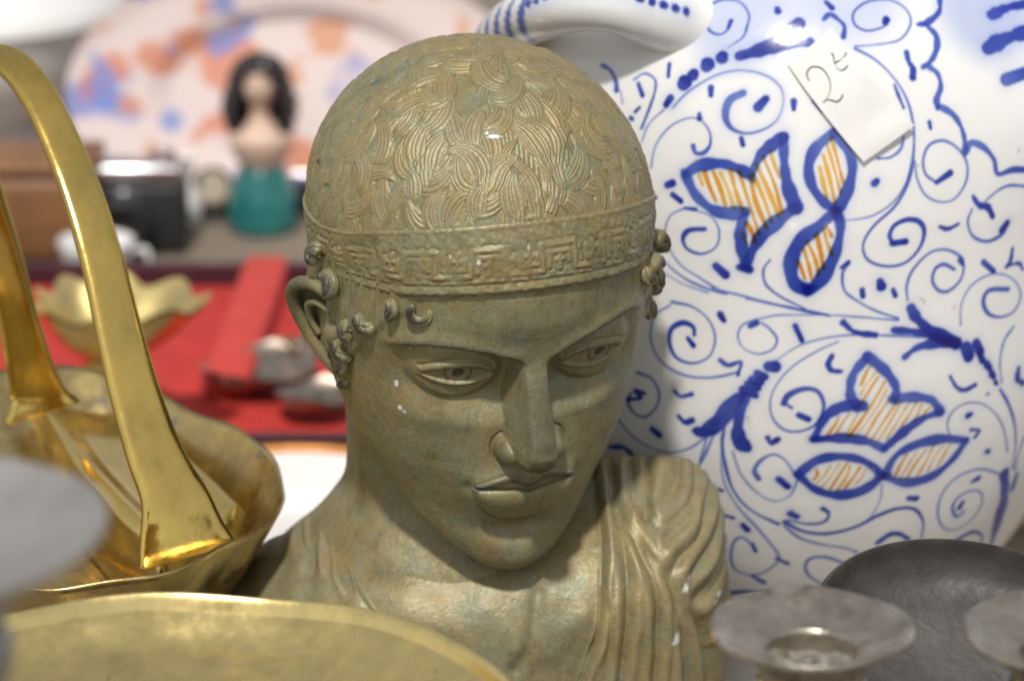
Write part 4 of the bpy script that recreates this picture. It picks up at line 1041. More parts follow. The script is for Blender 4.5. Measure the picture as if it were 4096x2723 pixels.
def build_jug():
    th = np.concatenate([np.linspace(-1.30, 1.42, 760), np.linspace(1.42, 2 * math.pi - 1.30, 90)[1:-1]])
    zz = np.concatenate([np.linspace(0.062, 0.085, 6)[:-1], np.linspace(0.085, 0.375, 640), np.linspace(0.375, 0.3996, 26)[1:]])
    Z, T = np.meshgrid(zz, th, indexing='ij')
    Tm = (T + math.pi) % (2 * math.pi) - math.pi
    P = jug_pt(Tm, Z).reshape(-1, 3)
    cb, co = np.zeros(len(P), np.float32), np.zeros(len(P), np.float32)
    vis = np.where((np.abs(Tm.ravel()) < 1.45))[0]
    b, o = paint(P[vis], STROKES, HATCH)
    cb[vis], co[vis] = b, o
    # pale washes of cobalt round the spout and on the shoulder
    for (a, z, r, amt) in ((1.15, 0.345, 0.050, 0.26), (0.66, 0.366, 0.026, 0.20), (-0.30, 0.366, 0.024, 0.16), (0.1, 0.378, 0.03, 0.15), (1.35, 0.30, 0.035, 0.24)):
        c = jug_pt(a, z)
        d = np.linalg.norm(P - c, axis=1)
        cb += (amt * (1 - sm((d - r * 0.45) / (r * 0.75)))).astype(np.float32)
    col = WHITE * np.exp(-cb[:, None] * K_BLUE - co[:, None] * K_ORNG)
    J = thing('painted_jug', (JX, JY, 0), 'large white glazed jug with blue and orange hand-painted scrolls behind the bust', 'jug')
    nt_ = len(th)
    o = part('body', P, grid_faces(len(zz), nt_, wrap=True), GLAZE, J, attrs={'paint': col})
    # foot below, neck above
    r0, r1 = float(jug_r(math.pi, 0.062)), 0.047
    W3 = lambda n: np.tile(WHITE, (n, 1))
    V, F = lathe(smooth_prof([(r0 + 0.001, 0.064), (0.046, 0.045), (0.050, 0.025), (0.062, 0.008), (0.063, 0.0), (0.02, 0.0), (0.001, 0.001)], 50), 96, (JX, JY, 0))
    part('foot', V, F[:, ::-1], GLAZE, J, attrs={'paint': W3(len(V))})
    V, F = lathe(smooth_prof([(r1, 0.393), (0.036, 0.406), (0.034, 0.430), (0.043, 0.452), (0.045, 0.456), (0.040, 0.456), (0.030, 0.432), (0.028, 0.40)], 50), 96, (JX, JY, 0))
    part('neck', V, F, GLAZE, J, attrs={'paint': W3(len(V))})
    # open mouth of the side spout
    ax = np.array([math.sin(1.32), -math.cos(1.32), 0.45]); ax /= np.linalg.norm(ax)
    bs = jug_pt(1.32, 0.338, -0.006)
    V, F = lathe(smooth_prof([(0.024, 0), (0.017, 0.012), (0.015, 0.030), (0.018, 0.036), (0.0145, 0.036), (0.012, 0.02)], 30), 48)
    M = np.array(Vector(ax).to_track_quat('Z', 'Y').to_matrix())
    V = V @ M.T + bs
    part('spout', V, F, GLAZE, J, attrs={'paint': W3(len(V))})
    # side handle
    K7 = 1.7364
    hp = [jug_pt(-0.42, 0.350, -0.036), jug_pt(-0.50, 0.359, -0.014), pix(1478 * K7, 28 * K7, 1.309), pix(1390 * K7, 6 * K7, 1.306), pix(1280 * K7, 18 * K7, 1.322),
          pix(1170 * K7, 75 * K7, 1.368), pix(1125 * K7, 190 * K7, 1.405), pix(1150 * K7, 330 * K7, 1.43), pix(1230 * K7, 430 * K7, 1.44), jug_pt(-1.35, 0.262, -0.014)]
    Pc = spline(hp, 260)
    rad = np.interp(np.linspace(0, 1, 260), [0, 0.08, 0.15, 0.22, 0.30, 0.8, 0.92, 1], [0.022, 0.0185, 0.0150, 0.0128, 0.0120, 0.0115, 0.0125, 0.016])
    V, F = tube(Pc, rad, 96)
    n = 260 * 96
    C = np.zeros(len(V))
    L = np.concatenate([[0], np.cumsum(np.linalg.norm(np.diff(Pc, axis=0), axis=1))]) * 1000
    T, N, B = frames(Pc)
    a = np.linspace(0, 2 * math.pi, 96, endpoint=False)
    toc = np.asarray(cam.location) - Pc; toc /= np.linalg.norm(toc, axis=1)[:, None]
    a0 = np.arctan2((toc * B).sum(1), (toc * N).sum(1))
    # dots along the inner side, slanting bars over the bend
    rel = (a[None] - a0[:, None] + math.pi) % (2 * math.pi) - math.pi
    arc = rel * rad[:, None] * 1000
    Lg = np.broadcast_to(L[:, None], arc.shape)
    sgn = 1.0 if (np.cross(T[90], toc[90]) @ np.array([0, 0, -1.0])) > 0 else -1.0
    cc = np.zeros(arc.shape)
    for k in range(13):
        s0 = 36 + k * 4.6
        d = np.hypot((Lg - s0) / 0.85, (arc - DOTSIDE * 5.2)) 
        cc = np.maximum(cc, 1.45 * (1 - sm((d - 1.5) / 0.9)) + 0.0)
        cc = np.maximum(cc, 0.12 * np.exp(-(d / 5)**2))
    for k, s0 in enumerate((99, 112, 125, 138, 151)):
        d = np.abs((Lg - s0) + 0.55 * arc) - 3.2 * np.clip(1 - (arc / 15)**2, 0.2, 1)
        cc = np.maximum(cc, 0.85 * (1 - sm((d + 0.4) / 0.9)) * (np.abs(arc) < 15))
    C[:n] = cc.ravel()
    part('handle', V, F, GLAZE, J, attrs={'paint': WHITE * np.exp(-C[:, None] * K_BLUE)})
    return J
DOTSIDE = 1.0
build_jug()

# ------------------------------------------------------------------ price tag on the jug
def build_tag():
    cor = [(-0.104, 0.3507), (0.046, 0.3639), (0.289, 0.3262), (0.131, 0.3131)]
    c3 = [jug_pt(a, z, 0.0022) for a, z in cor]
    P00, P10, P11, P01 = c3
    nu, nv = 16, 28
    def at(u, v):
        u, v = np.asarray(u, float), np.asarray(v, float)
        th = (1 - u) * (1 - v) * cor[0][0] + u * (1 - v) * cor[1][0] + u * v * cor[2][0] + (1 - u) * v * cor[3][0]
        z = (1 - u) * (1 - v) * cor[0][1] + u * (1 - v) * cor[1][1] + u * v * cor[2][1] + (1 - u) * v * cor[3][1]
        off = 0.0009 + 0.0007 * np.sin(v * 3.1) + 0.0026 * sm((v - 0.72) / 0.28) * (0.35 + 0.65 * u) + 0.0004 * sm((0.14 - u) / 0.14)
        return jug_pt(th, z, 0) + off[..., None] * np.stack([np.sin(th), -np.cos(th), 0.35 + np.zeros_like(th)], -1)
    U, V_ = np.meshgrid(np.linspace(0, 1, nu), np.linspace(0, 1, nv))
    # rounded corners
    P = at(U, V_).reshape(-1, 3)
    ctr = P.mean(0)
    B = P + (np.array([JX, JY, 0.33]) - P) / np.linalg.norm(np.array([JX, JY, 0.33]) - P, axis=1)[:, None] * 0.0004
    m, nt, b = mat('price_tag_paper')
    n = NB(nt)
    n.to(n.ramp(n.noise(60, 4, 0.6), [(0.3, (0.70, 0.69, 0.67)), (0.7, (0.78, 0.77, 0.75))]), b.inputs['Base Color'])
    b.inputs['Roughness'].default_value = 0.75
    Vv, Ff = joinVF([(P, grid_faces(nv, nu)), (B, grid_faces(nv, nu, flip=True))])
    T = thing('price_tag', tuple(c3[3]), 'white paper price tag with handwritten 2€ stuck on the painted jug', 'price tag')
    part('paper', Vv, Ff, m, T)
    # pen strokes in tag coordinates, from the picture of the tag
    A = np.array([(905, 310), (1115, 135), (1500, 610), (1265, 785)], float)
    def uv(p):
        u, v = 0.5, 0.3
        for _ in range(25):
            f = (1 - u) * (1 - v) * A[0] + u * (1 - v) * A[1] + u * v * A[2] + (1 - u) * v * A[3] - np.array(p)
            du = -(1 - v) * A[0] + (1 - v) * A[1] + v * A[2] - v * A[3]
            dv = -(1 - u) * A[0] - u * A[1] + u * A[2] + (1 - u) * A[3]
            s_ = np.linalg.solve(np.stack([du, dv], 1), -f)
            u, v = u + s_[0], v + s_[1]
        return u, v
    ink = simple('pen_ink', (0.025, 0.025, 0.03), 0.6, 0, 0.1)
    two = [(1010, 388), (998, 352), (1018, 322), (1058, 322), (1092, 352), (1110, 400), (1106, 445), (1088, 482), (1078, 492), (1090, 478), (1115, 478), (1142, 485), (1162, 468), (1168, 450)]
    eur = [[(1112, 252), (1122, 262), (1130, 300), (1148, 330), (1170, 332), (1194, 312)], [(1126, 300), (1152, 288), (1176, 268), (1188, 250)]]
    for nm, strokes in (('digit', [two]), ('euro_sign', eur)):
        pv = []
        for st in strokes:
            q = spline(np.array([uv(p) for p in st]), 60)
            c = at(q[:, 0], q[:, 1])
            nrm = c - np.array([JX, JY, 0]); nrm[:, 2] = 0.03; nrm /= np.linalg.norm(nrm, axis=1)[:, None]
            pv.append(tube(c + nrm * 0.00012, 0.00026 * (0.8 + 0.4 * np.sin(np.linspace(0, 9, 60))), 8))
        Vv, Ff = joinVF(pv)
        part(nm, Vv, Ff, ink, T)
build_tag()

# ------------------------------------------------------------------ brass basket with strap handle
def c7(x, y): return x / 0.9103, 1000 + y / 0.9103
def on_plane(px, py, z):
    a = np.asarray(cam.location); d = pix(px, py, 1.0) - a
    return a + d * ((z - a[2]) / d[2])
def build_basket():
    ZR = 0.182
    rimpx = [(210, 425), (420, 462), (600, 525), (750, 595), (880, 660), (965, 722), (1018, 790), (1040, 880), (1012, 955), (930, 1012), (820, 1080), (690, 1148), (560, 1185), (390, 1200), (200, 1215), (-60, 1190), (-300, 1080), (-420, 900), (-400, 700), (-240, 520), (0, 430)]
    R = np.array([on_plane(*c7(*p), ZR) for p in rimpx])
    ctr = np.array([R[:, 0].mean(), R[:, 1].mean(), ZR])
    org = (ctr[0], ctr[1], 0)
    Bk = thing('brass_basket', org, 'polished brass basket with a tall flat strap handle left of the bust', 'basket')
    n = 240
    Rc = np.vstack([R, R[:1]])
    Rs = spline(np.vstack([R[-1:], R, R[:2]]), 24 * 20 + 1)
    Rs = Rs[20:-20][:len(Rs)]
    # closed periodic resample
    seg = np.concatenate([[0], np.cumsum(np.linalg.norm(np.diff(Rc, axis=0), axis=1))])
    t = np.linspace(0, seg[-1], n, endpoint=False)
    Rr = np.stack([np.interp(t, seg, Rc[:, k]) for k in range(3)], 1)
    for _ in range(6): Rr = (np.roll(Rr, 1, 0) + 2 * Rr + np.roll(Rr, -1, 0)) / 4
    ang = np.linspace(0, 2 * math.pi, n, endpoint=False)
    Rr[:, 2] += 0.0014 * np.sin(ang * 5 + 1) + 0.0007 * np.sin(ang * 13)
    fl = np.array([ctr[0], ctr[1], 0]) * np.array([1, 1, 0])
    sc = np.concatenate([np.linspace(1.0, 0.62, 26), np.linspace(0.6, 0.02, 14)])
    def shell(off):
        L = []
        for s in sc:
            k = np.clip((s - 0.58) / 0.42, 0, 1)
            p = ctr + (Rr - ctr) * np.array([s, s, 0])
            hgt = ZR - 0.047 + (Rr[:, 2] - ZR + 0.047) * k**1.35
            flute = 0.0016 * np.sin(ang * 16) * math.sin(math.pi * k)
            p[:, 2] = hgt + flute - off
            if off: p = ctr + (p - ctr) * np.array([1.004, 1.004, 1])
            L.append(p)
        return np.array(L).reshape(-1, 3)
    A, Bq = shell(0), shell(0.0014)
    ns = len(sc)
    part('dish', np.vstack([A, Bq]), [grid_faces(ns, n, wrap=True), grid_faces(ns, n, wrap=True, flip=True) + ns * n,
         np.stack([np.arange(n), ns * n + np.arange(n), ns * n + (np.arange(n) + 1) % n, (np.arange(n) + 1) % n], 1)], BRASS_DULL, Bk)
    V, F = lathe(smooth_prof([(0.035, ZR - 0.046), (0.030, 0.11), (0.026, 0.06), (0.05, 0.012), (0.062, 0.0), (0.02, 0.001)], 40), 64, (ctr[0], ctr[1], 0))
    part('foot', V, F, BRASS_DULL, Bk)
    # base bar under the handle: top face between the two long edges
    ZB = ZR - 0.010
    Le = spline([on_plane(*c7(*p), ZB) for p in ((75, 492), (235, 725), (390, 905), (490, 1015), (562, 1165))], 60)
    Ri = spline([on_plane(*c7(*p), ZB) for p in ((330, 452), (470, 520), (660, 690), (800, 815), (893, 900))], 60)
    Ri2 = Ri.copy()
    s = np.linspace(0, 1, 26)
    top = Le[:, None] * (1 - s)[None, :, None] + Ri[:, None] * s[None, :, None]
    t = np.linspace(0, 1, 60)[:, None]
    edge = np.minimum(s, 1 - s)[None]
    top[..., 2] += -0.006 * (1 - sm(edge / 0.10)) - 0.004 * sm((edge - 0.1) / 0.2)
    endl = np.minimum(t, 1 - t)
    lo = top.copy()
    lo[..., 2] = ZR - 0.046
    rim_idx = None
    grid = np.concatenate([lo[:, :1], top, lo[:, -1:]], 1)
    grid = np.concatenate([grid[:1] * [1, 1, 0] + [0, 0, ZR - 0.046], grid, grid[-1:] * [1, 1, 0] + [0, 0, ZR - 0.046]], 0)
    part('base_bar', grid.reshape(-1, 3), grid_faces(grid.shape[0], grid.shape[1]), BRASS, Bk)
    # strap handle
    zp = lambda x, y, d: pix(x * 1.7364, y * 1.7364, d)
    path = [zp(432, 1282, 1.264), zp(421, 1235, 1.263), zp(402, 1150, 1.262), zp(358, 1050, 1.264), zp(315, 920, 1.268), zp(278, 780, 1.272), zp(240, 620, 1.278), zp(196, 470, 1.285), zp(146, 340, 1.293), zp(90, 225, 1.302), zp(30, 150, 1.312),
            zp(-40, 125, 1.325), zp(-85, 175, 1.34), zp(-75, 290, 1.352), zp(-40, 430, 1.364), zp(0, 570, 1.374), zp(35, 710, 1.384), zp(62, 820, 1.392), zp(85, 900, 1.398), zp(100, 950, 1.40)]
    C = spline(path, 320)
    tt = np.linspace(0, 1, 320)
    wd = np.interp(tt, [0, 0.045, 0.085, 0.13, 0.2, 0.33, 0.48, 0.56, 0.65, 0.85, 0.92, 0.96, 1], [0.041, 0.038, 0.032, 0.0262, 0.0236, 0.0205, 0.0175, 0.0165, 0.0165, 0.0195, 0.022, 0.026, 0.036])
    ker = np.hanning(21); ker /= ker.sum()
    wd = np.convolve(np.pad(wd, 10, mode='edge'), ker, 'valid') * np.interp(tt, [0, 0.12, 0.3, 0.85, 1], [1.0, 0.92, 0.84, 0.9, 1.0])
    T = np.gradient(C, axis=0); T /= np.linalg.norm(T, axis=1)[:, None]
    ref0, ref1, ref2 = np.array([0.93, 0.36, 0.10]), np.array([0.80, 0.55, 0.25]), np.array([0.95, 0.25, -0.1])
    Wv = np.zeros_like(C)
    for i in range(320):
        a = tt[i]
        r = ref0 * (1 - sm(a / 0.5)) + ref1 * sm(a / 0.5) if a < 0.5 else ref1 * (1 - sm((a - 0.5) / 0.35)) + ref2 * sm((a - 0.5) / 0.35)
        r = r - T[i] * (r @ T[i]); Wv[i] = r / np.linalg.norm(r)
    Nv = np.cross(Wv, T)
    # rounded strap section
    m = 36
    a = np.linspace(0, 2 * math.pi, m, endpoint=False)
    sx = np.sign(np.cos(a)) * np.abs(np.cos(a))**0.35
    sy = np.sign(np.sin(a)) * np.abs(np.sin(a))**0.6
    th = np.interp(tt, [0, 0.1, 1], [0.0034, 0.0030, 0.0030])
    V = C[:, None] + Wv[:, None] * (0.5 * wd[:, None] * sx[None])[..., None] + Nv[:, None] * ((th[:, None] * sy[None]) + 0.0015 * (1 - sx[None]**2) * 0)[..., None]
    Vf = np.vstack([V.reshape(-1, 3), C[0], C[-1]])
    ci, cj = np.arange(m), (np.arange(m) + 1) % m
    part('strap_handle', Vf, [grid_faces(320, m, wrap=True), np.stack([np.full(m, 320 * m), cj, ci], 1), np.stack([np.full(m, 320 * m + 1), 319 * m + ci, 319 * m + cj], 1)], BRASS, Bk)
build_basket()

# ------------------------------------------------------------------ brass footed bowl in front
def build_front_bowl():
    c = pix(700, 2905, 0.98)
    R = 1400 / (2048 / math.tan(math.radians(9))) * 0.98
    z = c[2]
    B = thing('brass_bowl', (c[0], c[1], 0), 'wide shallow brass bowl with worn rim in front of the bust', 'bowl')
    def wob(V, a):
        r = np.hypot(V[..., 0], V[..., 1])
        V[..., 2] += (r / R)**3 * (0.0012 * np.sin(3 * a + 0.7) + 0.0007 * np.sin(8 * a))
        return V
    prof = [(R, z), (R - 0.0010, z + 0.0010), (R - 0.0024, z - 0.0004), (R - 0.0052, z - 0.0062), (R * 0.91, z - 0.0105), (R * 0.84, z - 0.0128), (R * 0.72, z - 0.0158), (R * 0.5, z - 0.0192), (R * 0.25, z - 0.0205), (0.0006, z - 0.021)]
    V, F = lathe(smooth_prof(prof, 90), 200, (c[0], c[1], 0), wob)
    V2, F2 = lathe(smooth_prof([(0.0006, z - 0.0235), (R * 0.5, z - 0.0225), (R * 0.8, z - 0.0145), (R * 0.95, z - 0.005), (R, z)], 40), 200, (c[0], c[1], 0), wob)
    V, F = joinVF([(V, F[:, ::-1]), (V2, F2[:, ::-1])])
    part('pan', V, F, BRASS_WORN, B)
    V, F = lathe(smooth_prof([(0.022, z - 0.0225), (0.016, z - 0.05), (0.020, z - 0.07), (0.011, z - 0.10), (0.014, 0.05), (0.045, 0.015), (0.052, 0.0), (0.01, 0.001)], 60), 64, (c[0], c[1], 0))
    part('stem', V, F[:, ::-1], BRASS_WORN, B)
build_front_bowl()

# ------------------------------------------------------------------ candlesticks
def build_candlestick(px, py, d, R, label, m=PEWTER, stemk=1.0):
    c = pix(px, py, d)
    z = c[2]
    k = R / 0.0315
    T = thing('candlestick', (c[0], c[1], 0), label, 'candlestick', 'metal candlesticks standing in front')
    def wob(V, a):
        r = np.hypot(V[..., 0], V[..., 1])
        V[..., 2] += (r / R)**2 * (0.0006 * np.sin(2 * a + px) + 0.0004 * np.sin(5 * a))
        return V
    o = (c[0], c[1], 0)
    hr = 0.0145 * k
    prof = [(hr * 0.93, z - 0.030 * k), (hr * 0.95, z - 0.0105 * k), (hr, z - 0.0078 * k), (hr * 1.10, z - 0.0068 * k), (R * 0.72, z - 0.0040 * k), (R * 0.92, z - 0.0006), (R * 0.99, z + 0.0002), (R, z - 0.0006), (R * 0.985, z - 0.0018), (R * 0.8, z - 0.0052 * k), (hr * 1.30, z - 0.0105 * k), (hr * 1.15, z - 0.0125 * k)]
    V, F = lathe(smooth_prof(prof, 90), 128, o, wob)
    part('drip_pan', V, F, m, T)
    h = z - 0.0125 * k
    pr = [(hr * 1.15, h), (hr * 1.12, h - 0.004 * k), (hr * 1.20, h - 0.006 * k), (hr * 1.18, h - 0.010 * k), (hr * 1.10, h - 0.013 * k), (hr * 1.08, h - 0.030 * k), (hr * 0.80, h - 0.045 * k), (hr * 0.42 * stemk, h - 0.058 * k), (hr * 0.75, h - 0.075 * k), (hr * 0.40 * stemk, h - 0.10 * k), (hr * 0.55, h * 0.40), (hr * 0.9, h * 0.30), (hr * 0.5, h * 0.22), (R * 0.9, 0.022), (R * 1.35, 0.010), (R * 1.42, 0.0), (0.002, 0.0005)]
    V, F = lathe(smooth_prof(pr, 130), 96, o)
    part('stem', V, F[:, ::-1], m, T)
    # burnt wax left in the socket
    r5 = np.random.default_rng(int(px) % 97)
    rr, aa = np.meshgrid(np.linspace(0.0, 1, 14), np.linspace(0, 2 * math.pi, 40, endpoint=False), indexing='ij')
    zz = z - 0.0135 * k + 0.0018 * k * sum(np.sin(rr * r5.uniform(3, 9) + aa * r5.integers(1, 5) + r5.uniform(0, 6)) for _ in range(5)) / 2.2
    V = np.stack([c[0] + rr * hr * 0.97 * np.cos(aa), c[1] + rr * hr * 0.97 * np.sin(aa), zz], -1).reshape(-1, 3)
    part('wax_stub', V, grid_faces(14, 40, wrap=True), WAX, T)
build_candlestick(3252, 2502, 1.0, 0.0315, 'pewter candlestick with empty socket in front of the painted jug')
build_candlestick(4270, 2520, 1.0, 0.0318, 'pewter candlestick cut off by the right edge of the picture')
build_candlestick(-470, 2100, 0.74, 0.0510, 'pale grey candlestick, blurred, nearest the camera at the left edge', PEWTER_PALE, 1.9)

# ------------------------------------------------------------------ dark oval dish
def build_dark_dish():
    c = pix(2268 * 1.7364, 1478 * 1.7364, 1.13)
    right, up, fwd = np.array([1, 0, 0.]), np.array([0, SP, CP]), np.array([0, CP, -SP])
    ca, sa = math.cos(math.radians(12)), math.sin(math.radians(12))
    u = right * ca - up * sa
    v = (up * ca + right * sa) * 0.80 + fwd * 0.60
    v -= u * (u @ v); v /= np.linalg.norm(v)
    w = np.cross(u, v)
    if w @ fwd > 0: w = -w
    A, B = 0.0610, 0.0412
    T = thing('oval_dish', (c[0], c[1], 0), 'dark grey oval metal dish tilted behind the right candlesticks', 'dish')
    n = 140
    a = np.linspace(0, 2 * math.pi, n, endpoint=False)
    prof = smooth_prof([(1.0, 0.0), (0.985, 0.0011), (0.965, 0.0002), (0.88, -0.006), (0.72, -0.011), (0.45, -0.0125), (0.004, -0.013)], 60)
    prof2 = smooth_prof([(0.004, -0.0145), (0.45, -0.014), (0.74, -0.0125), (0.9, -0.0075), (1.0, 0.0)], 30)
    def mk(p):
        return (c + (p[:, 0, None] * np.cos(a) * A)[..., None] * u + (p[:, 0, None] * np.sin(a) * B)[..., None] * v + (p[:, 1, None] + 0 * a)[..., None] * w).reshape(-1, 3)
    V, F = joinVF([(mk(prof), grid_faces(60, n, wrap=True)), (mk(prof2), grid_faces(30, n, wrap=True))])
    part('bowl', V, F, IRON, T)
    # stand holding the dish up
    base = c + w * -0.026
    Pp = spline([base, base + np.array([0, 0.01, -0.05]), np.array([base[0], base[1] + 0.02, 0.03]), np.array([base[0], base[1] + 0.02, 0.0])], 30)
    V, F = tube(Pp, np.interp(np.linspace(0, 1, 30), [0, 0.8, 1], [0.009, 0.008, 0.03]), 20)
    part('pedestal', V, F, IRON, T)
build_dark_dish()

# ------------------------------------------------------------------ things further back on the table (out of focus)
def zp(x, y, d): return pix(x * 1.7364, y * 1.7364, d)
def zt(x, y, z=0.0): return on_plane(x * 1.7364, y * 1.7364, z)
RED = simple('red_velvet', (0.46, 0.030, 0.022), 0.85, 0, 0.2, 60, 0.3, 700)
RED_PALE = simple('red_ribbon_silk', (0.52, 0.050, 0.038), 0.75, 0, 0.12, 60)
MAROON = simple('maroon_leatherette', (0.045, 0.008, 0.016), 0.45, 0, 0.2, 80)
SILVER = simple('old_silver', (0.33, 0.285, 0.24), 0.35, 0.9, 0.25, 60, spots=((0.20, 0.13, 0.08), 50, 0.55, 0.8))
BLACK = simple('black_leatherette', (0.018, 0.018, 0.020), 0.5, 0, 0.2, 200, 0.3, 900)
CHROME = simple('satin_chrome', (0.62, 0.63, 0.65), 0.22, 1.0, 0.08, 60)
LEATHER = simple('tan_leather', (0.21, 0.095, 0.035), 0.5, 0, 0.3, 30, 0.3, 260)
CRATE = simple('pine_crate_wood', (0.46, 0.27, 0.10), 0.7, 0, 0.25, 20, 0.2, 120)
TEAL = simple('teal_glaze', (0.016, 0.15, 0.145), 0.2, 0, 0.25, 30, coat=0.4)
SKIN = simple('bisque_porcelain', (0.66, 0.48, 0.38), 0.4, 0, 0.08, 60)
HAIRB = simple('black_glazed_hair', (0.020, 0.015, 0.014), 0.3, 0, 0.2, 60)

# lined case
def build_case():
    A, Bb = zt(-250, 604, 0.026), zt(1150, 604, 0.026)
    C, D = zt(-250, 1005, 0.020), zt(1150, 1005, 0.020)
    x0, x1 = A[0] + 0.02, Bb[0]
    yf, yb = C[1], A[1]
    cx, cy = (x0 + x1) / 2, (yf + yb) / 2
    w, dpt = x1 - x0, yb - yf
    T = thing('lined_case', (cx, cy, 0), 'open maroon case lined with bright red velvet behind the basket', 'case')
    V, F = rounded_box((cx, cy, 0.004), (w, dpt, 0.008), 0.002); part('bottom', V, F, MAROON, T)
    V, F = rounded_box((cx, cy, 0.010), (w - 0.016, dpt - 0.016, 0.005), 0.002); part('lining', V, F, RED, T)
    for (c, s) in (((cx, yf + 0.003, 0.0105), (w, 0.006, 0.021)), ((cx, yb - 0.003, 0.0135), (w, 0.006, 0.027)), ((x0 + 0.003, cy, 0.0105), (0.006, dpt - 0.013, 0.021)), ((x1 - 0.003, cy, 0.0105), (0.006, dpt - 0.013, 0.021))):
        V, F = rounded_box(c, s, 0.0015); part('wall', V, F, MAROON, T)
    # ribbon-covered divider running to the back
    a, b = zt(520, 905, 0.016), zt(618, 625, 0.016)
    mid = (a + b) / 2; L = np.linalg.norm((b - a)[:2]); ang = math.atan2((b - a)[0], (b - a)[1])
    V, F = rounded_box((0, 0, 0), (0.030, L, 0.016), 0.005)
    R = np.array([[math.cos(ang), math.sin(ang), 0], [-math.sin(ang), math.cos(ang), 0], [0, 0, 1]])
    part('divider', V @ R.T + [mid[0], mid[1], 0.020], F, RED_PALE, T)
    return T
build_case()

# serving spoons in the case
def build_spoon(a, b, w, label):
    a, b = np.asarray(a), np.asarray(b)
    d = b - a; L = np.linalg.norm(d); t = d / L
    s = np.array([t[1], -t[0], 0]); s /= np.linalg.norm(s)
    T = thing('serving_spoon', tuple(a), label, 'spoon', 'silver spoons lying in the red case')
    n, m = 40, 20
    q = np.linspace(0, 1, n); a_ = np.linspace(-1, 1, m)
    hw = w * np.sqrt(np.clip(1 - (2 * q - 1)**2, 0.0005, 1)) * (1.1 - 0.3 * q)
    for nm, off in (('bowl', 0.0),):
        V = a + t * (q * L * 0.42)[:, None, None] + s * (hw[:, None] * a_[None])[..., None] + np.array([0, 0, 1.0]) * (0.006 + 0.014 * (a_[None]**2 + (2 * q[:, None] - 1)**2) * 0.5)[..., None]
        V2 = V - np.array([0, 0, 0.0015])
        part('bowl', np.vstack([V.reshape(-1, 3), V2.reshape(-1, 3)]), [grid_faces(n, m), grid_faces(n, m, flip=True) + n * m], SILVER, T)
    P = spline([a + t * L * 0.40 + [0, 0, 0.012], a + t * L * 0.6 + [0, 0, 0.020], a + t * L * 0.85 + [0, 0, 0.014], b + [0, 0, 0.010]], 40)
    V, F = tube(P, np.interp(np.linspace(0, 1, 40), [0, 0.3, 0.8, 0.95, 1], [0.005, 0.004, 0.008, 0.010, 0.005]), 16)
    part('handle', V, F, SILVER, T)
build_spoon(zt(520, 935, 0.014), zt(900, 735, 0.014), 0.034, 'old silver serving spoon lying highest in the red case')
build_spoon(zt(665, 985, 0.014), zt(990, 850, 0.014), 0.024, 'old silver serving spoon lying nearest the white plate')

# brass leaf dish in front of the case
def build_leaf_dish():
    c = zp(230, 742, 1.84)
    T = thing('leaf_dish', (c[0], c[1], 0), 'fluted brass leaf-shaped dish seen blurred through the basket handle', 'dish')
    n, m = 90, 24
    a = np.linspace(0, 2 * math.pi, n, endpoint=False)
    r = np.linspace(1, 0.02, m)
    R = 0.048 * (1 + 0.06 * np.cos(9 * a) + 0.28 * np.cos(a)**3)
    X = c[0] + r[:, None] * R * np.cos(a) * 1.0; Y = c[1] + r[:, None] * R * np.sin(a) * 0.85
    Z = c[2] - 0.020 + 0.034 * r[:, None]**2.2 * (1 + 0.10 * np.cos(9 * a)) + 0 * X
    V = np.stack([X, Y, Z], -1).reshape(-1, 3)
    V2 = V - np.array([0, 0, 0.002])
    part('dish', np.vstack([V, V2]), [grid_faces(m, n, wrap=True), grid_faces(m, n, wrap=True, flip=True) + n * m], BRASS_WORN, T)
    V, F = lathe(smooth_prof([(0.012, c[2] - 0.021), (0.009, c[2] * 0.5), (0.028, 0.006), (0.030, 0.0), (0.002, 0.0)], 30), 40, (c[0], c[1], 0))
    part('foot', V, F, BRASS_WORN, T)
build_leaf_dish()

# plates
def china_paint(name, ground, bands):
    m, nt, b = mat(name)
    n = NB(nt)
    c = n.ramp(n.noise(8, 3, 0.5), [(0.3, tuple(x * 0.94 for x in ground)), (0.7, ground)])
    for (scale, lo, hi, col, rot) in bands:
        c = n.mix(n.ramp(n.noise(scale, 2, 0.45, n.mapv((1, 1, 1), rot)), [(lo, 0.0), (hi, 0.72)]), c, col)
    n.to(c, b.inputs['Base Color'])
    b.inputs['Roughness'].default_value = 0.15
    b.inputs['Coat Weight'].default_value = 0.4
    return m
IMARI = china_paint('imari_painted_china', (0.74, 0.62, 0.60), [(13, 0.555, 0.60, (0.10, 0.16, 0.52), (0, 0, 0)), (15, 0.57, 0.61, (0.62, 0.16, 0.04), (1, 2, 0.3)), (9, 0.60, 0.68, (0.50, 0.47, 0.62), (2, 0.4, 1.0)), (24, 0.62, 0.66, (0.62, 0.24, 0.08), (0.5, 1.2, 2.3)), (22, 0.63, 0.66, (0.13, 0.24, 0.60), (2.5, 0.2, 0.9))])

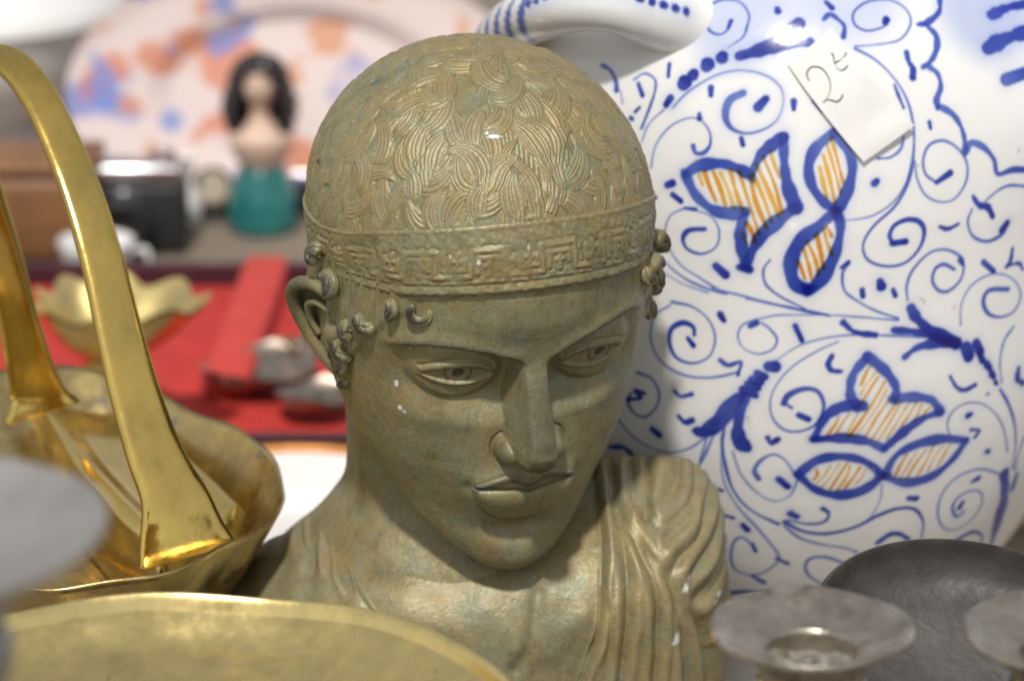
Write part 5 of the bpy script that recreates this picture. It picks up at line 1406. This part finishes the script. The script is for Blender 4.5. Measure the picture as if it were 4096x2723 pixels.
def build_plate(name, c, R, tilt, label, m, rimm=None, yaw=0.0, oval=1.0):
    T = thing(name, (c[0], c[1], max(0, c[2] - R * math.sin(tilt))), label, 'plate')
    prof = smooth_prof([(0.002, 0.0), (0.50 * R, 0.0), (0.60 * R, 0.004), (0.68 * R, 0.010), (0.9 * R, 0.016), (R, 0.021)], 50)
    under = smooth_prof([(R, 0.021), (0.9 * R, 0.013), (0.66 * R, 0.004), (0.55 * R, -0.005), (0.002, -0.004)], 30)
    M = np.array((Matrix.Rotation(yaw, 3, 'Z') @ Matrix.Rotation(tilt, 3, 'X')))
    V, F = lathe(prof, 120); V2, F2 = lathe(under, 120)
    Va, Fa = joinVF([(V, F), (V2, F2)])
    Va = Va * np.array([1, oval, 1])
    part('plate_body', Va @ M.T + c, Fa, m, T)
    if rimm:
        a = np.linspace(0, 2 * math.pi, 121)
        ring = np.stack([R * np.cos(a), R * np.sin(a), np.full(121, 0.0212)], -1)
        V, F = tube(ring, 0.0028, 10, cap=False)
        part('gilt_rim', V @ M.T + c, F, rimm, T)
    return T
GILT = simple('orange_gilt_rim', (0.62, 0.25, 0.06), 0.35, 0.3, 0.15, 60)
pc = zt(690, 1042, 0.025)
build_plate('white_plate', np.array([pc[0], pc[1] - 0.100, 0.006]), 0.100, 0.0, 'white china plate with orange-gilt rim beside the bust neck', WHITE_CHINA, GILT)
build_plate('painted_platter', zp(690, 225, 2.42), 0.172, math.radians(68), 'large oval platter painted with blue and orange patches, leaning behind the figurine', IMARI, None, 0.0, 0.60)

# rest that props the platter up
def build_block(name, c, s, m, label, cat, r=0.004):
    V, F = rounded_box((0, 0, 0), s, r)
    T = part(name, V + np.asarray(c), F, m, None)
    tag(T, label, cat)
    return T
pl = zp(690, 215, 2.42)
build_block('wooden_block', (pl[0], pl[1] + 0.075, 0.045), (0.16, 0.06, 0.09), CRATE, 'wooden block propping up the large painted platter', 'block')

# figurine
def build_figurine():
    b = zt(606, 528)
    H = 0.118
    T = thing('figurine', tuple(b), 'small figurine of a woman with black hair and teal dress before the platter', 'figurine')
    o = (b[0], b[1], 0)
    yaw_f = np.array([0, -1.0, 0])
    def ell(V): V = V.copy(); return V
    V, F = lathe(smooth_prof([(0.001, 0.0), (0.018, 0.0), (0.0215, 0.006), (0.021, 0.020), (0.0165, 0.033), (0.0125, 0.040), (0.001, 0.041)], 60), 60, o)
    part('dress', V, F, TEAL, T)
    V, F = lathe(smooth_prof([(0.012, 0.039), (0.0165, 0.047), (0.0195, 0.056), (0.0175, 0.062), (0.0085, 0.066), (0.0062, 0.072), (0.0068, 0.080), (0.001, 0.081)], 60), 60, o)
    part('bust', V, F, SKIN, T)
    # head with brow, nose and chin modelled on an egg
    th = np.linspace(0, math.pi, 40); ph = np.linspace(0, 2 * math.pi, 60, endpoint=False)
    d = np.stack([np.sin(th)[:, None] * np.sin(ph), -np.sin(th)[:, None] * np.cos(ph), np.broadcast_to(np.cos(th)[:, None], (40, 60))], -1)
    hc = np.array([b[0], b[1] - 0.001, 0.0905])
    Vh = d * np.array([0.0108, 0.0120, 0.0145])
    x, z, fr = Vh[..., 0], Vh[..., 2], (Vh[..., 1] < 0)
    Vh[..., 1] -= fr * (0.0024 * np.exp(-(x / 0.0014)**2 - ((z + 0.0015) / 0.003)**2) - 0.0012 * np.exp(-((np.abs(x) - 0.0042) / 0.002)**2 - ((z - 0.0012) / 0.0018)**2) + 0.0008 * np.exp(-(x / 0.003)**2 - ((z + 0.0068) / 0.0012)**2))
    part('head', Vh.reshape(-1, 3) + hc, grid_faces(40, 60, wrap=True), SKIN, T)
    # long hair: cap that leaves the face free and falls on the shoulders
    V = []
    nh, na = 44, 60
    hz = np.linspace(0.1085, 0.060, nh)
    for i, zz in enumerate(hz):
        t = i / (nh - 1)
        rad = 0.0185 * math.sqrt(max(0.002, 1 - ((zz - 0.090) / 0.0186)**2)) if zz > 0.090 else 0.0185 + 0.004 * math.sin((0.090 - zz) / 0.03 * math.pi)
        gap = 0.62 * sm((0.101 - zz) / 0.006)
        aa = np.linspace(gap, 2 * math.pi - gap, na)
        wv = 1 + 0.05 * np.sin(aa * 9 + zz * 700)
        V.append(np.stack([b[0] + rad * wv * np.sin(aa), b[1] + 0.002 - rad * wv * 0.92 * np.cos(aa), np.full(na, zz)], -1))
    V = np.array(V)
    inner = V.copy(); inner[..., :2] = (inner[..., :2] - b[:2]) * 0.86 + b[:2]
    part('hair', np.vstack([V.reshape(-1, 3), inner.reshape(-1, 3)]), [grid_faces(nh, na), grid_faces(nh, na, flip=True) + nh * na], HAIRB, T)
    T.scale = (1.2, 1.2, 1.2)
build_figurine()

# round medallion on a stand, white vase, old camera, leather case, tureen, cup
def build_medallion():
    c = zt(492, 505)
    T = thing('round_medallion', tuple(c), 'small round brown medallion on a stand left of the figurine', 'medallion')
    R = 0.0155
    V, F = lathe(smooth_prof([(0.001, 0.003), (R * 0.78, 0.003), (R * 0.82, 0.001), (R * 0.84, 0.003), (R * 0.95, 0.0045), (R, 0.002), (R * 0.9, -0.002), (0.001, -0.002)], 50), 60)
    M = np.array(Matrix.Rotation(math.radians(75), 3, 'X'))
    part('frame', V @ M.T + c + [0, 0, 0.024], F, simple('brown_frame', (0.10, 0.075, 0.05), 0.4, 0.3, 0.3, 80), T)
    V, F = lathe([(0.0002, 0.0), (R * 0.4, 0.0008), (R * 0.74, 0.0004)], 48)
    part('face', V @ M.T + c + np.array([0, -0.0035, 0.0248]), F, simple('ivory_face', (0.42, 0.36, 0.28), 0.5, 0, 0.2, 100), T)
    V, F = lathe(smooth_prof([(0.003, 0.012), (0.003, 0.005), (0.012, 0.002), (0.012, 0.0), (0.001, 0.0)], 24), 32, tuple(c))
    part('stand', V, F[:, ::-1], IRON, T)
build_medallion()

def build_vase():
    c = zt(425, 520)
    V, F = lathe(smooth_prof([(0.001, 0.0), (0.010, 0.0), (0.0125, 0.004), (0.0135, 0.014), (0.0105, 0.026), (0.0065, 0.036), (0.0085, 0.048), (0.0095, 0.052), (0.007, 0.050), (0.005, 0.036)], 60), 48)
    o = part('small_vase', V + c, F, WHITE_CHINA, None)
    tag(o, 'small white china vase between the black camera and the medallion', 'vase')
build_vase()

def build_camera_prop():
    c = zt(285, 572)
    T = thing('old_camera', tuple(c), 'old black camera with satin chrome top plate behind the basket handle', 'camera')
    V, F = rounded_box((0, 0, 0.026), (0.092, 0.034, 0.050), 0.005); part('body', V + c, F, BLACK, T)
    V, F = rounded_box((0, 0, 0.058), (0.090, 0.032, 0.013), 0.004); part('top_plate', V + c, F, CHROME, T)
    for x in (-0.034, 0.030):
        V, F = lathe(smooth_prof([(0.001, 0.072), (0.008, 0.072), (0.009, 0.069), (0.009, 0.0635)], 20), 32); part('dial', V + c + [x, 0, 0], F[:, ::-1], CHROME, T)
    M = np.array(Matrix.Rotation(math.radians(90), 3, 'X'))
    V, F = lathe(smooth_prof([(0.020, 0.0), (0.020, 0.016), (0.0175, 0.018), (0.0165, 0.026), (0.0145, 0.027), (0.013, 0.022), (0.001, 0.020)], 40), 48)
    ln = part('lens', V @ M.T + c + [0.004, -0.017, 0.027], F, BLACK, T)
    V, F = lathe(smooth_prof([(0.0206, 0.004), (0.0212, 0.006), (0.0206, 0.008)], 12), 48)
    part('lens_ring', V @ M.T + c + [0.004, -0.017, 0.027], F, CHROME, ln)
build_camera_prop()

lc = zt(60, 610)
T = thing('leather_case', (lc[0], lc[1], 0), 'tan brown leather case at the left, behind the brass handle', 'case')
V, F = rounded_box((lc[0] - 0.01, lc[1] + 0.03, 0.033), (0.12, 0.07, 0.066), 0.012); part('pouch', V, F, LEATHER, T)
V, F = rounded_box((lc[0] - 0.01, lc[1] + 0.03, 0.069), (0.122, 0.072, 0.009), 0.004); part('lid', V, F, LEATHER, T)

tc = zt(-40, 300)
T = thing('white_tureen', (tc[0], tc[1], 0), 'large white china tureen with lid in the far left corner', 'tureen')
V, F = lathe(smooth_prof([(0.001, 0.0), (0.06, 0.0), (0.065, 0.012), (0.10, 0.05), (0.115, 0.09), (0.118, 0.10), (0.11, 0.10)], 60), 96, (tc[0], tc[1], 0)); part('bowl', V, F, WHITE_CHINA, T)
V, F = lathe(smooth_prof([(0.121, 0.100), (0.115, 0.112), (0.09, 0.132), (0.05, 0.148), (0.018, 0.154), (0.001, 0.155)], 60), 96, (tc[0], tc[1], 0)); part('lid', V, F[:, ::-1] * 1, WHITE_CHINA, T)
V, F = lathe(smooth_prof([(0.010, 0.153), (0.009, 0.160), (0.016, 0.170), (0.010, 0.178), (0.001, 0.180)], 30), 40, (tc[0], tc[1], 0)); part('knob', V, F, WHITE_CHINA, T)

cc = zt(225, 655)
T = thing('white_cup', (cc[0], cc[1], 0), 'small white china cup between camera and brass leaf dish', 'cup')
V, F = lathe(smooth_prof([(0.001, 0.002), (0.012, 0.0), (0.013, 0.003), (0.021, 0.012), (0.025, 0.026), (0.0262, 0.031), (0.0245, 0.030), (0.019, 0.012), (0.001, 0.006)], 50), 60, tuple(cc)); part('bowl', V, F, WHITE_CHINA, T)
V, F = tube(spline([cc + np.array([0.023, 0, 0.024]), cc + np.array([0.034, 0, 0.024]), cc + np.array([0.034, 0, 0.012]), cc + np.array([0.020, 0, 0.010])], 24), 0.0022, 10); part('handle', V, F, WHITE_CHINA, T)

# pine crate behind the jug, right
kc = zt(2440, 1225)
T = thing('pine_crate', (kc[0] + 0.03, kc[1] + 0.10, 0), 'orange-brown pine crate behind the painted jug at the right', 'crate')
for k in range(3):
    V, F = rounded_box((kc[0] + 0.03, kc[1], 0.022 + k * 0.040), (0.30, 0.010, 0.036), 0.002); part('slat', V, F, CRATE, T)
for k in range(3):
    V, F = rounded_box((kc[0] - 0.115, kc[1] + 0.10, 0.022 + k * 0.040), (0.010, 0.188, 0.036), 0.002); part('slat', V, F, CRATE, T)
for sx_ in (-0.105, 0.165):
    V, F = rounded_box((kc[0] + sx_, kc[1] + 0.014, 0.060), (0.018, 0.018, 0.118), 0.002); part('corner_post', V, F, CRATE, T)

# dark dish of odds and ends behind the figurine
dc = zt(560, 545)
o_ = None
def build_low_tray(c, s, label, m):
    T = thing('low_tray', tuple(c), label, 'tray')
    V, F = rounded_box((0, 0, 0.004), (s[0], s[1], 0.008), 0.003); part('base', V + c, F, m, T)
    for (x, y, a, b) in ((0, s[1] / 2, s[0], 0.005), (0, -s[1] / 2, s[0], 0.005), (s[0] / 2, 0, 0.005, s[1] - 0.006), (-s[0] / 2, 0, 0.005, s[1] - 0.006)):
        V, F = rounded_box((x, y, 0.010), (a, b, 0.016), 0.0015); part('edge', V + c, F, m, T)
build_low_tray(zt(600, 486), (0.20, 0.030), 'low narrow black tray between the figurine and the painted platter', BLACK)
